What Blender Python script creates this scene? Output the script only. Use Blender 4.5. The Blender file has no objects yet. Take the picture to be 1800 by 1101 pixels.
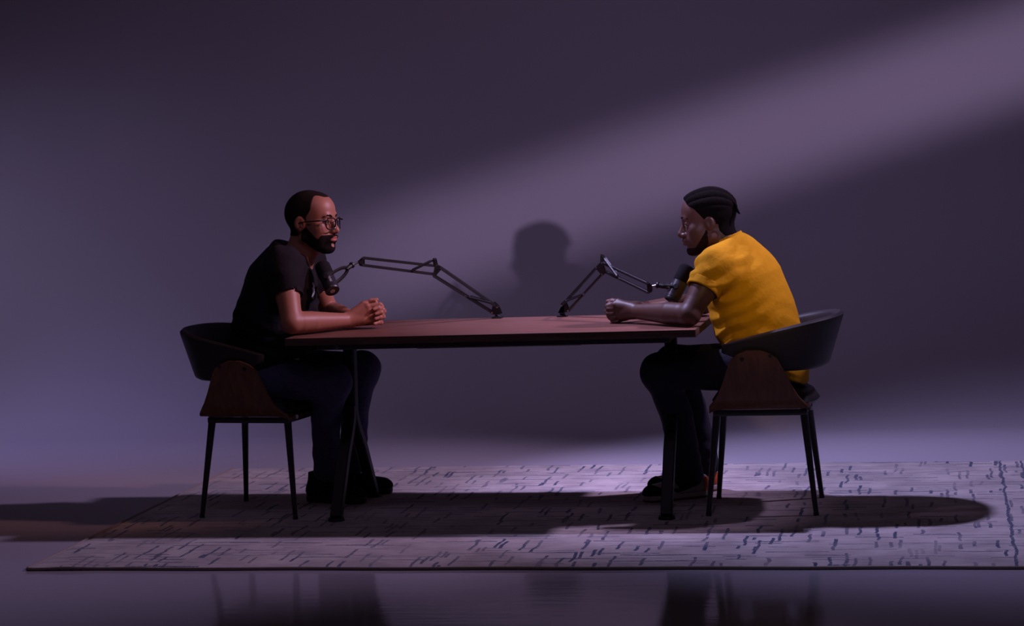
import bpy, bmesh, math, random
import numpy as np
from mathutils import Vector, Matrix, Euler

random.seed(7)
SC = bpy.context.scene
COL = SC.collection

# ------------------------------------------------------------------ camera
cam_d = bpy.data.cameras.new('camera')
cam = bpy.data.objects.new('camera', cam_d); COL.objects.link(cam); SC.camera = cam
CAM = Vector((1.7172, -8.6958, 1.4708)); YAW, PITCH, ROLL, FPX = .1921, .0763, .0386, 3917.0
_f = Vector((-math.sin(YAW)*math.cos(PITCH), math.cos(YAW)*math.cos(PITCH), -math.sin(PITCH)))
_r = Vector((math.cos(YAW), math.sin(YAW), 0)); _u = _r.cross(_f)
_r2 = math.cos(ROLL)*_r - math.sin(ROLL)*_u; _u2 = _r2.cross(_f)
_m = Matrix((_r2, _u2, -_f)).transposed().to_4x4(); _m.translation = CAM
cam.matrix_world = _m
cam_d.sensor_width = 36.0; cam_d.lens = FPX/1800.0*36.0
cam_d.clip_start = .1; cam_d.clip_end = 100

# ------------------------------------------------------------------ world and exposure
w = bpy.data.worlds.new('world'); SC.world = w; w.use_nodes = True
bg = w.node_tree.nodes['Background']
bg.inputs[0].default_value = (.30, .22, .25, 1); bg.inputs[1].default_value = .05
SC.view_settings.view_transform = 'Standard'; SC.view_settings.look = 'None'
SC.view_settings.gamma = 1.0; SC.view_settings.exposure = 0.0
SC.view_settings.use_curve_mapping = False

# ------------------------------------------------------------------ studio lights
def aim(o, loc, tgt):
    o.location = loc
    o.rotation_euler = (Vector(tgt)-Vector(loc)).to_track_quat('-Z', 'Y').to_euler()

def spot(name, loc, tgt, energy, color, size_deg, blend, radius):
    d = bpy.data.lights.new(name, 'SPOT'); d.energy = energy; d.color = color
    d.spot_size = math.radians(size_deg); d.spot_blend = blend; d.shadow_soft_size = radius
    o = bpy.data.objects.new(name, d); COL.objects.link(o); aim(o, loc, tgt)
    return o

def area(name, loc, tgt, energy, color, sx, sy, spread=180):
    d = bpy.data.lights.new(name, 'AREA'); d.energy = energy; d.color = color
    d.shape = 'RECTANGLE'; d.size = sx; d.size_y = sy; d.spread = math.radians(spread)
    o = bpy.data.objects.new(name, d); COL.objects.link(o); aim(o, loc, tgt)
    return o

# overhead spot on the left, aimed at the right half of the set
spot('overhead_spot_left', (-.95, .50, 3.9), (1.7, .50, 0), 720, (0.585, 0.53, 1), 58, .9, .09)
# overhead spot on the right, aimed at the left half of the set
spot('overhead_spot_right', (2.5, .40, 2.95), (-1.1, .12, .1), 365, (0.8, 0.59, 1), 60, .9, .09)
# pink key from front right that models faces, arms and the table top
spot('key_spot_pink', (2.2, -.7, 3.0), (-.72, 0, 1.02), 150, (1, 0.44, 0.40), 25, 1.0, .12)
# added fill that brightens the floor behind and left of the rug
spot('floor_fill_left', (-3.2, 2.3, 3.2), (-2.8, 2.0, 0), 78, (0.45, 0.4, 1), 54, 1.0, .15)
# violet fill added from front left to lift the yellow-shirted man's face and arms
spot('face_fill_violet', (-1.5, -.8, 2.95), (.70, 0, 1.02), 70, (.72, .52, 1.0), 20, 1.0, .12)
# violet glow on the lower left of the backdrop
spot('wall_glow_left', (-4.9, .9, 1.7), (-3.5, 2.7, .0), 66, (0.65, 0.58, 1), 100, 1.0, .4)
# narrow warm fill put in to brighten the side of the yellow tee
spot('warm_fill_right', (1.70, -4.4, 2.55), (1.02, -.05, .82), 250, (1, .66, .32), 7.6, 1.0, .10)
# general soft fill on the backdrop
area('backdrop_softbox', (0.5, -2.5, 4.5), (-.2, 3.2, .6), 4.8, (0.70, 0.55, 1), 3.0, 1.0, spread=75)
# slit projector behind and to the right of the camera's frame: the slanting beam on the wall
PRJ = Vector((4.57, -9.60, 1.97))
WA = Vector((2.155, 3.2, 1.84)); WB = Vector((-1.22, 3.2, .87))
prj = spot('slit_projector', PRJ, (WA+WB)/2, 1755, (.80, .61, 1.0), 34, .3, .07)
_n = (WA-PRJ).cross(WB-PRJ).normalized()
_t = (WA-WB).normalized(); _c = ((WA+WB)/2-PRJ).normalized()
prj.data.use_nodes = True
nt = prj.data.node_tree; em = nt.nodes['Emission']
def N(nt, t, **kw):
    n = nt.nodes.new(t)
    for k, v in kw.items(): setattr(n, k, v)
    return n
geo = N(nt, 'ShaderNodeNewGeometry')
def ndot(vec):
    v = N(nt, 'ShaderNodeVectorMath', operation='DOT_PRODUCT')
    nt.links.new(geo.outputs['Incoming'], v.inputs[0]); v.inputs[1].default_value = vec
    return v.outputs['Value']
def nmath(op, a, b=None, clamp=False):
    m = N(nt, 'ShaderNodeMath', operation=op, use_clamp=clamp)
    for i, q in enumerate((a, b)):
        if q is None: continue
        if isinstance(q, (int, float)): m.inputs[i].default_value = q
        else: nt.links.new(q, m.inputs[i])
    return m.outputs[0]
def nramp(val, a, b):
    m = N(nt, 'ShaderNodeMapRange', interpolation_type='SMOOTHSTEP')
    nt.links.new(val, m.inputs[0]); m.inputs[1].default_value = a; m.inputs[2].default_value = b
    m.inputs[3].default_value = 0; m.inputs[4].default_value = 1
    return m.outputs[0]
off = nmath('ABSOLUTE', ndot(_n))
prof = nramp(off, .031, .005)
# the slit tapers out towards its left end
DIRSIGN = 1
_e1, _e2 = (Vector((-2.35, 3.2, .68))-PRJ).normalized(), (Vector((-.9, 3.2, .9))-PRJ).normalized()
_sg = 1 if _t.dot(_e2) > _t.dot(_e1) else -1
q1, q2 = _t.dot(_e1), _t.dot(_e2)
raw = ndot(_t)                         # Incoming points back along the beam
fade = nramp(raw, -q1 if DIRSIGN < 0 else q1, -q2 if DIRSIGN < 0 else q2)
tot = nmath('MULTIPLY', prof, 1.0)
nt.links.new(nmath('MULTIPLY', tot, fade), em.inputs['Strength'])

# ------------------------------------------------------------------ materials
def lin(c):
    return tuple(((v/255+.055)/1.055)**2.4 if v/255 > .04045 else v/255/12.92 for v in c)

def mat(name, rgb, rough=.6, spec=.5, metal=0.0, noise=None, bump=None, sheen=0, attr=None, coat=0):
    """noise=(scale, amount) varies the colour; bump=(scale, strength, distance)"""
    m = bpy.data.materials.new(name); m.use_nodes = True
    t = m.node_tree; b = t.nodes['Principled BSDF']
    b.inputs['Base Color'].default_value = (*rgb, 1)
    b.inputs['Roughness'].default_value = rough; b.inputs['Metallic'].default_value = metal
    b.inputs['Specular IOR Level'].default_value = spec
    if sheen: b.inputs['Sheen Weight'].default_value = sheen
    if coat: b.inputs['Coat Weight'].default_value = coat
    tc = t.nodes.new('ShaderNodeTexCoord')
    src = None
    if attr:
        a = t.nodes.new('ShaderNodeAttribute'); a.attribute_name = attr
        src = a.outputs['Color']; t.links.new(src, b.inputs['Base Color'])
    if noise:
        n = t.nodes.new('ShaderNodeTexNoise'); n.inputs['Scale'].default_value = noise[0]; n.inputs['Detail'].default_value = 4
        t.links.new(tc.outputs['Object'], n.inputs['Vector'])
        mr = t.nodes.new('ShaderNodeMapRange'); t.links.new(n.outputs['Fac'], mr.inputs[0])
        mr.inputs[1].default_value = .3; mr.inputs[2].default_value = .7
        mr.inputs[3].default_value = 1-noise[1]; mr.inputs[4].default_value = 1+noise[1]
        mx = t.nodes.new('ShaderNodeVectorMath'); mx.operation = 'SCALE'
        if src: t.links.new(src, mx.inputs[0])
        else: mx.inputs[0].default_value = rgb
        t.links.new(mr.outputs[0], mx.inputs['Scale']); t.links.new(mx.outputs[0], b.inputs['Base Color'])
    if bump:
        n = t.nodes.new('ShaderNodeTexNoise'); n.inputs['Scale'].default_value = bump[0]; n.inputs['Detail'].default_value = 5
        t.links.new(tc.outputs['Object'], n.inputs['Vector'])
        bp = t.nodes.new('ShaderNodeBump'); bp.inputs['Strength'].default_value = bump[1]; bp.inputs['Distance'].default_value = bump[2]
        t.links.new(n.outputs['Fac'], bp.inputs['Height']); t.links.new(bp.outputs[0], b.inputs['Normal'])
    return m

def floor_mat():
    m = mat('studio_floor', (.42, .38, .44), rough=.16, spec=.5)
    t = m.node_tree; b = t.nodes['Principled BSDF']; tc = t.nodes.new('ShaderNodeTexCoord')
    mp = t.nodes.new('ShaderNodeMapping'); mp.inputs['Scale'].default_value = (1.2, 9, 1)
    t.links.new(tc.outputs['Object'], mp.inputs[0])
    n = t.nodes.new('ShaderNodeTexNoise'); n.inputs['Scale'].default_value = 3; n.inputs['Detail'].default_value = 8
    t.links.new(mp.outputs[0], n.inputs['Vector'])
    mr = t.nodes.new('ShaderNodeMapRange'); t.links.new(n.outputs['Fac'], mr.inputs[0])
    mr.inputs[1].default_value = .3; mr.inputs[2].default_value = .7; mr.inputs[3].default_value = .05; mr.inputs[4].default_value = .11
    sp = t.nodes.new('ShaderNodeSeparateXYZ'); t.links.new(tc.outputs['Object'], sp.inputs[0])
    worn = t.nodes.new('ShaderNodeMapRange'); t.links.new(sp.outputs[1], worn.inputs[0])
    worn.inputs[1].default_value = -1.3; worn.inputs[2].default_value = -.5; worn.inputs[3].default_value = 0; worn.inputs[4].default_value = 1
    mxr = t.nodes.new('ShaderNodeMix'); t.links.new(worn.outputs[0], mxr.inputs[0]); t.links.new(mr.outputs[0], mxr.inputs[2]); mxr.inputs[3].default_value = .75
    t.links.new(mxr.outputs[0], b.inputs['Roughness'])
    spc = t.nodes.new('ShaderNodeMapRange'); t.links.new(worn.outputs[0], spc.inputs[0]); spc.inputs[3].default_value = .5; spc.inputs[4].default_value = .2
    t.links.new(spc.outputs[0], b.inputs['Specular IOR Level'])
    bp = t.nodes.new('ShaderNodeBump'); bp.inputs['Strength'].default_value = .10; bp.inputs['Distance'].default_value = .004
    t.links.new(n.outputs['Fac'], bp.inputs['Height']); t.links.new(bp.outputs[0], b.inputs['Normal'])
    return m

def wood_mat(name, dark, light, scale=(1.5, 26, 26), rough=.45, ring=3.0):
    m = mat(name, dark, rough=rough, spec=.4)
    t = m.node_tree; b = t.nodes['Principled BSDF']; tc = t.nodes.new('ShaderNodeTexCoord')
    mp = t.nodes.new('ShaderNodeMapping'); mp.inputs['Scale'].default_value = scale
    t.links.new(tc.outputs['Object'], mp.inputs[0])
    n = t.nodes.new('ShaderNodeTexNoise'); n.inputs['Scale'].default_value = ring; n.inputs['Detail'].default_value = 8
    n.inputs['Distortion'].default_value = .6
    t.links.new(mp.outputs[0], n.inputs['Vector'])
    r = t.nodes.new('ShaderNodeValToRGB'); t.links.new(n.outputs['Fac'], r.inputs[0])
    r.color_ramp.elements[0].position = .33; r.color_ramp.elements[0].color = (*dark, 1)
    r.color_ramp.elements[1].position = .68; r.color_ramp.elements[1].color = (*light, 1)
    t.links.new(r.outputs[0], b.inputs['Base Color'])
    bp = t.nodes.new('ShaderNodeBump'); bp.inputs['Strength'].default_value = .15; bp.inputs['Distance'].default_value = .001
    t.links.new(n.outputs['Fac'], bp.inputs['Height']); t.links.new(bp.outputs[0], b.inputs['Normal'])
    return m

def rug_mat():
    """beige woven rug with scattered short blue dashes running both ways"""
    m = mat('rug_weave', (.6, .5, .5), rough=.95, spec=.1, sheen=.3)
    t = m.node_tree; b = t.nodes['Principled BSDF']; L = t.links.new
    tc = t.nodes.new('ShaderNodeTexCoord')
    def noise(scale, vec, detail=4):
        mp = t.nodes.new('ShaderNodeMapping'); mp.inputs['Scale'].default_value = vec; L(tc.outputs['Object'], mp.inputs[0])
        n = t.nodes.new('ShaderNodeTexNoise'); n.inputs['Scale'].default_value = scale; n.inputs['Detail'].default_value = detail
        L(mp.outputs[0], n.inputs['Vector']); return n
    def M(op, a, c=None, clamp=False):
        q = t.nodes.new('ShaderNodeMath'); q.operation = op; q.use_clamp = clamp
        for i, v in enumerate((a, c)):
            if v is None: continue
            if isinstance(v, (int, float)): q.inputs[i].default_value = v
            else: L(v, q.inputs[i])
        return q.outputs[0]
    warp = noise(9, (1, 1, 1), 3)
    wsep = t.nodes.new('ShaderNodeSeparateColor'); L(warp.outputs['Color'], wsep.inputs[0])
    sep = t.nodes.new('ShaderNodeSeparateXYZ'); L(tc.outputs['Object'], sep.inputs[0])
    wf = noise(55, (1, 1, 1), 2); wfs = t.nodes.new('ShaderNodeSeparateColor'); L(wf.outputs['Color'], wfs.inputs[0])
    X = M('ADD', M('ADD', sep.outputs[0], M('MULTIPLY', wsep.outputs[0], .03)), M('MULTIPLY', wfs.outputs[0], .005))
    Y = M('ADD', M('ADD', sep.outputs[1], M('MULTIPLY', wsep.outputs[1], .03)), M('MULTIPLY', wfs.outputs[1], .005))
    def dashes(U, V, cu, cv, wid, thr, seed, lenf):
        # long axis U, cells cu by cv; one dash at a random place in a cell
        vi = M('FLOOR', M('DIVIDE', V, cv))
        wn = t.nodes.new('ShaderNodeTexWhiteNoise'); wn.noise_dimensions = '2D'
        cmb = t.nodes.new('ShaderNodeCombineXYZ'); L(vi, cmb.inputs[0]); cmb.inputs[1].default_value = seed
        L(cmb.outputs[0], wn.inputs['Vector'])
        U2 = M('ADD', U, wn.outputs['Value'])
        ui = M('FLOOR', M('DIVIDE', U2, cu))
        w2 = t.nodes.new('ShaderNodeTexWhiteNoise'); w2.noise_dimensions = '3D'
        c2 = t.nodes.new('ShaderNodeCombineXYZ'); L(ui, c2.inputs[0]); L(vi, c2.inputs[1]); c2.inputs[2].default_value = seed*3.1
        L(c2.outputs[0], w2.inputs['Vector'])
        s2 = t.nodes.new('ShaderNodeSeparateColor'); L(w2.outputs['Color'], s2.inputs[0])
        fu = M('FRACT', M('DIVIDE', U2, cu)); fv = M('FRACT', M('DIVIDE', V, cv))
        du = M('ABSOLUTE', M('SUBTRACT', fu, .5))
        cen = M('ADD', M('MULTIPLY', s2.outputs[1], .5), .25)
        dv = M('MULTIPLY', M('ABSOLUTE', M('SUBTRACT', fv, cen)), cv)
        a = M('LESS_THAN', du, M('ADD', M('MULTIPLY', s2.outputs[2], lenf), .12))
        c = M('LESS_THAN', dv, wid)
        e = M('LESS_THAN', s2.outputs[0], thr)
        return M('MULTIPLY', M('MULTIPLY', a, c), e)
    clump = noise(2.6, (1, 1, 1), 2)
    cl = M('ADD', M('MULTIPLY', M('SUBTRACT', clump.outputs['Fac'], .30), 2.6, True), .25, True)
    d1 = dashes(Y, X, .30, .050, .0058, .45, 1.7, .32)     # dashes running away from the camera
    d2 = dashes(X, Y, .30, .055, .0055, .42, 5.3, .36)     # dashes along the rug
    d3 = dashes(Y, X, .19, .060, .0062, .30, 9.1, .34)
    d4 = dashes(X, Y, .55, .060, .0034, .55, 12.4, .38)
    fray = noise(120, (1, 1, 1), 2)
    fr = M('GREATER_THAN', fray.outputs['Fac'], .36)
    strong = M('MAXIMUM', M('MAXIMUM', d1, d2), d3)
    strong = M('MULTIPLY', M('MULTIPLY', strong, fr), M('MULTIPLY', cl, .95))
    weak = M('MULTIPLY', M('MULTIPLY', d4, fr), .7)
    fac = M('MAXIMUM', strong, weak)
    # ground colour
    g1 = noise(5, (1, 1, 1), 6); g2 = noise(30, (.5, 4, 1), 4)
    gm = M('ADD', M('MULTIPLY', g1.outputs['Fac'], .6), M('MULTIPLY', g2.outputs['Fac'], .4))
    r = t.nodes.new('ShaderNodeValToRGB'); L(gm, r.inputs[0])
    r.color_ramp.elements[0].position = .36; r.color_ramp.elements[0].color = (.40, .33, .34, 1)
    r.color_ramp.elements[1].position = .62; r.color_ramp.elements[1].color = (.66, .57, .56, 1)
    # border lines near the right-hand end
    bl = None
    for x0, wd in ((1.955, .006), (2.045, .005)):
        q = M('LESS_THAN', M('ABSOLUTE', M('SUBTRACT', X, x0)), wd)
        bl = q if bl is None else M('MAXIMUM', bl, q)
    fac = M('MAXIMUM', fac, M('MULTIPLY', M('MULTIPLY', bl, fr), .9))
    mx = t.nodes.new('ShaderNodeMix'); mx.data_type = 'RGBA'
    L(fac, mx.inputs['Factor']); L(r.outputs[0], mx.inputs['A']); mx.inputs['B'].default_value = (.028, .050, .125, 1)
    L(mx.outputs['Result'], b.inputs['Base Color'])
    h = noise(220, (1, 2.5, 1), 4)
    hh = M('ADD', M('MULTIPLY', h.outputs['Fac'], .6), M('MULTIPLY', g2.outputs['Fac'], 1.4))
    bp = t.nodes.new('ShaderNodeBump'); bp.inputs['Strength'].default_value = .6; bp.inputs['Distance'].default_value = .006
    L(hh, bp.inputs['Height']); L(bp.outputs[0], b.inputs['Normal'])
    return m

MAT = {
    'wall': mat('backdrop_paint', (.42, .38, .44), rough=.75, spec=.2, noise=(1.3, .025)),
    'floor': floor_mat(),
    'rug': rug_mat(),
    'binding': mat('rug_binding', (.30, .24, .22), rough=.9, bump=(300, .4, .002)),
    'table': wood_mat('table_walnut', (.15, .062, .045), (.24, .10, .07), rough=.45),
    'table_edge': wood_mat('table_edge_band', (.050, .023, .018), (.085, .040, .030), rough=.6),
    'table_metal': mat('table_steel', (.020, .016, .018), rough=.55, spec=.35, metal=.0, bump=(400, .08, .0005)),
    'ply': wood_mat('chair_plywood', (.10, .038, .018), (.17, .07, .032), scale=(14, 14, 1.2), rough=.5),
    'ply_edge': wood_mat('chair_plywood_edge', (.22, .11, .06), (.30, .16, .09), rough=.6),
    'leather': mat('black_leather', (.020, .016, .020), rough=.55, spec=.32, bump=(260, .25, .001)),
    'chair_metal': mat('chair_black_steel', (.020, .017, .020), rough=.4, spec=.5),
    'bare_metal': mat('bare_steel', (.55, .52, .56), rough=.28, metal=1.0),
    'boom': mat('boom_black_paint', (.018, .017, .020), rough=.32, spec=.6),
    'boom_cap': mat('boom_black_plastic', (.014, .013, .015), rough=.5),
    'foam': mat('windscreen_foam', (.016, .014, .016), rough=.95, spec=.1, bump=(500, .8, .002)),
    'mic': mat('microphone_dark_grey', (.022, .022, .028), rough=.36, spec=.6),
    'print': mat('pale_lettering', (.62, .62, .70), rough=.6),
    'yellow_mark': mat('yellow_band', (.55, .42, .02), rough=.6),
    'skinL': mat('skin_light_brown', (.42, .20, .14), rough=.48, spec=.4, attr='tint', bump=(260, .12, .001)),
    'skinR': mat('skin_dark_brown', (.09, .04, .03), rough=.48, spec=.4, attr='tint', bump=(260, .12, .001)),
    'hairL': mat('buzzed_black_hair', (.016, .009, .008), rough=.9, spec=.1, bump=(700, .7, .002)),
    'beardL': mat('short_black_beard', (.010, .006, .006), rough=.9, spec=.15, bump=(700, .8, .002)),
    'hairR': mat('braided_black_hair', (.005, .0035, .0035), rough=.9, spec=.06, bump=(500, .8, .003)),
    'beardR': mat('thin_dark_beard', (.016, .008, .006), rough=.9, spec=.1, bump=(700, .8, .002)),
    'teeL': mat('black_cotton', (.013, .010, .013), rough=.9, spec=.15, bump=(60, .3, .006)),
    'teeR': mat('yellow_cotton', (.52, .25, .004), rough=.88, spec=.15, noise=(40, .05), bump=(55, .3, .006)),
    'jeans': mat('blue_denim', (.066, .060, .125), rough=.85, spec=.2, noise=(60, .18), bump=(60, .35, .006)),
    'trousers': mat('dark_navy_cotton', (.018, .016, .030), rough=.85, spec=.2, bump=(50, .35, .006)),
    'shoe_black': mat('black_suede', (.012, .009, .010), rough=.8, spec=.2, bump=(300, .3, .001)),
    'shoe_sole_dark': mat('black_rubber', (.012, .011, .012), rough=.6),
    'shoe_white': mat('white_leather', (.42, .38, .38), rough=.5, spec=.4),
    'shoe_orange': mat('orange_leather', (.55, .10, .02), rough=.5),
    'outsole': mat('rust_rubber', (.10, .030, .015), rough=.7),
    'shoe_lace': mat('dark_lace', (.03, .02, .02), rough=.8),
    'lens': None,
    'frame': mat('glasses_black_acetate', (.008, .007, .008), rough=.2, spec=.6),
    'sclera': mat('eye_white', (.34, .30, .30), rough=.2, spec=.6),
    'iris': mat('brown_iris', (.03, .015, .01), rough=.1, spec=.8),
}
def lens_mat():
    m = bpy.data.materials.new('clear_lens'); m.use_nodes = True
    t = m.node_tree; t.nodes.clear()
    o = t.nodes.new('ShaderNodeOutputMaterial'); mix = t.nodes.new('ShaderNodeMixShader')
    tr = t.nodes.new('ShaderNodeBsdfTransparent'); gl = t.nodes.new('ShaderNodeBsdfGlossy')
    gl.inputs['Roughness'].default_value = .03
    mix.inputs[0].default_value = .05; t.links.new(tr.outputs[0], mix.inputs[1]); t.links.new(gl.outputs[0], mix.inputs[2])
    t.links.new(mix.outputs[0], o.inputs[0]); return m
MAT['lens'] = lens_mat()

# ------------------------------------------------------------------ object helpers
def link(o): COL.objects.link(o); return o

def thing(name, label, cat, loc=(0, 0, 0), rotz=0, group=None):
    o = bpy.data.objects.new(name, None); link(o)
    o.location = loc; o.rotation_euler = (0, 0, rotz); o.empty_display_size = .1
    o['label'] = label; o['category'] = cat
    if group: o['group'] = group
    return o

def obj(name, bm, m, parent=None, smooth=True, label=None, shift=None):
    me = bpy.data.meshes.new(name)
    if shift is not None: bmesh.ops.translate(bm, verts=bm.verts, vec=-Vector(shift))
    bmesh.ops.recalc_face_normals(bm, faces=bm.faces)
    bm.to_mesh(me); bm.free()
    ms = m if isinstance(m, (list, tuple)) else [m]
    for q in ms: me.materials.append(MAT[q] if isinstance(q, str) else q)
    if smooth:
        for p in me.polygons: p.use_smooth = True
        try: me.set_sharp_from_angle(angle=math.radians(40))
        except Exception: pass
    o = bpy.data.objects.new(name, me); link(o)
    if parent: o.parent = parent
    if label: o['label'] = label
    return o

def struct(o): o['kind'] = 'structure'; return o

def add_box(bm, c, s, bevel=0, rot=None, seg=2):
    r = bmesh.ops.create_cube(bm, size=1.0)
    vs = r['verts']
    for v in vs: v.co = Vector((v.co.x*s[0], v.co.y*s[1], v.co.z*s[2]))
    if bevel:
        es = list({e for v in vs for e in v.link_edges})
        rb = bmesh.ops.bevel(bm, geom=es, offset=bevel, segments=seg, affect='EDGES', profile=.5)
        vs = list({v for f in rb['faces'] for v in f.verts} | {v for v in vs if v.is_valid})
    M = (rot.to_4x4() if rot is not None else Matrix.Identity(4)); M.translation = Vector(c)
    for v in vs: v.co = M @ v.co
    return vs

def add_tube(bm, pts, rad, seg=14, cap=True, square=None, up=None):
    """round (or rectangular: square=(w,h)) tube through points; rad a number or a list"""
    pts = [Vector(p) for p in pts]; n = len(pts)
    rads = rad if isinstance(rad, (list, tuple)) else [rad]*n
    rings = []; prev = None
    for i, p in enumerate(pts):
        d = (pts[min(i+1, n-1)]-pts[max(i-1, 0)]).normalized()
        if prev is None:
            a = Vector(up) if up is not None else (Vector((0, 0, 1)) if abs(d.z) < .9 else Vector((0, 1, 0)))
        else: a = prev
        x = (a - d*a.dot(d)).normalized(); y = d.cross(x); prev = x
        if square:
            k = rads[i] if rads[i] else 1
            w2, h2 = square[0]/2*k, square[1]/2*k; b = min(w2, h2)*.25
            prof = [(w2-b, -h2), (w2, -h2+b), (w2, h2-b), (w2-b, h2), (-w2+b, h2), (-w2, h2-b), (-w2, -h2+b), (-w2+b, -h2)]
            rings.append([bm.verts.new(p + y*a_ + x*b_) for a_, b_ in prof])
        else:
            rings.append([bm.verts.new(p + (x*math.cos(2*math.pi*j/seg) + y*math.sin(2*math.pi*j/seg))*rads[i]) for j in range(seg)])
    m = len(rings[0])
    for a, b in zip(rings, rings[1:]):
        for j in range(m): bm.faces.new((a[j], a[(j+1) % m], b[(j+1) % m], b[j]))
    if cap:
        bm.faces.new(rings[0][::-1]); bm.faces.new(rings[-1])

def tube(pts, rad, **kw):
    bm = bmesh.new(); add_tube(bm, pts, rad, **kw); return bm

def lathe(prof, p0, p1, seg=32):
    """profile [(t along axis in metres, radius)] revolved round p0->p1 direction"""
    p0 = Vector(p0); d = (Vector(p1)-p0).normalized()
    return tube([p0 + d*t for t, r in prof], [max(r, .0004) for t, r in prof], seg=seg)

def prism(poly, axis, a, b, bevel=0):
    """polygon in the two other axes extruded from a to b along axis"""
    bm = bmesh.new()
    def mk(p, q):
        return {'x': (q, p[0], p[1]), 'y': (p[0], q, p[1]), 'z': (p[0], p[1], q)}[axis]
    A = [bm.verts.new(mk(p, a)) for p in poly]; B = [bm.verts.new(mk(p, b)) for p in poly]
    n = len(poly)
    bm.faces.new(A[::-1]); bm.faces.new(B)
    for i in range(n): bm.faces.new((A[i], A[(i+1) % n], B[(i+1) % n], B[i]))
    if bevel: bmesh.ops.bevel(bm, geom=list(bm.edges), offset=bevel, segments=2, affect='EDGES', profile=.5)
    return bm

def grid_sheet(fn, nu, nv, thick):
    """a curved sheet of real thickness: fn(u,v) -> (point, normal)"""
    bm = bmesh.new(); T = []; B = []
    for i in range(nu+1):
        tr = []; br = []
        for j in range(nv+1):
            p, n = fn(i/nu, j/nv)
            th = thick(i/nu, j/nv) if callable(thick) else thick
            tr.append(bm.verts.new(p+n*th/2)); br.append(bm.verts.new(p-n*th/2))
        T.append(tr); B.append(br)
    for i in range(nu):
        for j in range(nv):
            bm.faces.new((T[i][j], T[i+1][j], T[i+1][j+1], T[i][j+1]))
            bm.faces.new((B[i][j], B[i][j+1], B[i+1][j+1], B[i+1][j]))
    for i in range(nu):
        bm.faces.new((T[i][0], B[i][0], B[i+1][0], T[i+1][0])); bm.faces.new((T[i][nv], T[i+1][nv], B[i+1][nv], B[i][nv]))
    for j in range(nv):
        bm.faces.new((T[0][j], T[0][j+1], B[0][j+1], B[0][j])); bm.faces.new((T[nu][j], B[nu][j], B[nu][j+1], T[nu][j+1]))
    return bm

# ------------------------------------------------------------------ the setting: floor and seamless backdrop
bm = bmesh.new()
xs = np.linspace(-9, 9, 37); ys = np.linspace(-10, 2.3, 26)
V = [[bm.verts.new((x, y, 0)) for y in ys] for x in xs]
for i in range(len(xs)-1):
    for j in range(len(ys)-1): bm.faces.new((V[i][j], V[i+1][j], V[i+1][j+1], V[i][j+1]))
struct(obj('floor', bm, 'floor'))
bm = bmesh.new(); prof = []
for k in range(25):
    a = math.radians(90*k/24); prof.append((2.3+.9*math.sin(a), .9-.9*math.cos(a)))
prof += [(3.2, 1.5), (3.2, 2.5), (3.2, 4.5)]
V = [[bm.verts.new((x, y, z)) for y, z in prof] for x in xs]
for i in range(len(xs)-1):
    for j in range(len(prof)-1): bm.faces.new((V[i][j], V[i+1][j], V[i+1][j+1], V[i][j+1]))
struct(obj('wall_back', bm, 'wall'))

# ------------------------------------------------------------------ rug
RX0, RX1, RY0, RY1, RT = -1.55, 2.6, -1.235, 1.172, .010
rug = thing('rug', 'large beige woven rug with scattered blue dashes under the table and both chairs', 'rug', (0, 0, 0))
bm = bmesh.new(); nx, ny = 160, 60; top = []
for i in range(nx+1):
    row = []
    for j in range(ny+1):
        x = RX0+(RX1-RX0)*i/nx; y = RY0+(RY1-RY0)*j/ny
        ed = min(i, nx-i, j, ny-j)
        z = RT*(.45 if ed == 0 else 1)
        cd = math.exp(-((x-RX0)**2+(y-RY0)**2)/.10)
        z += .004*cd*(1+math.sin(x*26))*.5
        y2 = y
        if j == 0: y2 += .004*math.sin(x*9)
        if j == ny: y2 += .008*math.sin(x*5.1+1)+.004*math.sin(x*17)
        row.append(bm.verts.new((x, y2, z)))
    top.append(row)
for i in range(nx):
    for j in range(ny): bm.faces.new((top[i][j], top[i+1][j], top[i+1][j+1], top[i][j+1]))
ring = [top[i][0] for i in range(nx+1)] + [top[nx][j] for j in range(1, ny+1)] + [top[i][ny] for i in range(nx-1, -1, -1)] + [top[0][j] for j in range(ny-1, 0, -1)]
low = [bm.verts.new((v.co.x, v.co.y, .0005)) for v in ring]
for k in range(len(ring)):
    k2 = (k+1) % len(ring); bm.faces.new((ring[k2], ring[k], low[k], low[k2]))
bm.faces.new(low[::-1])
obj('pile', bm, 'rug', rug)
pts = []
for i in range(0, 121):
    x = RX0+(RX1-RX0)*i/120
    cd = math.exp(-((x-RX0)**2)/.10)
    pts.append((x, RY0-.003+.004*math.sin(x*9), .006+.004*cd*(1+math.sin(x*26))*.5))
bm = tube(pts, .0055, seg=8)
add_tube(bm, [(RX0-.003, RY0+.01, .006), (RX0-.003, 0, .006), (RX0-.003, RY1, .006)], .0055, seg=8)
obj('edge_binding', bm, 'binding', rug, label='pale stitched edge binding')

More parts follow.
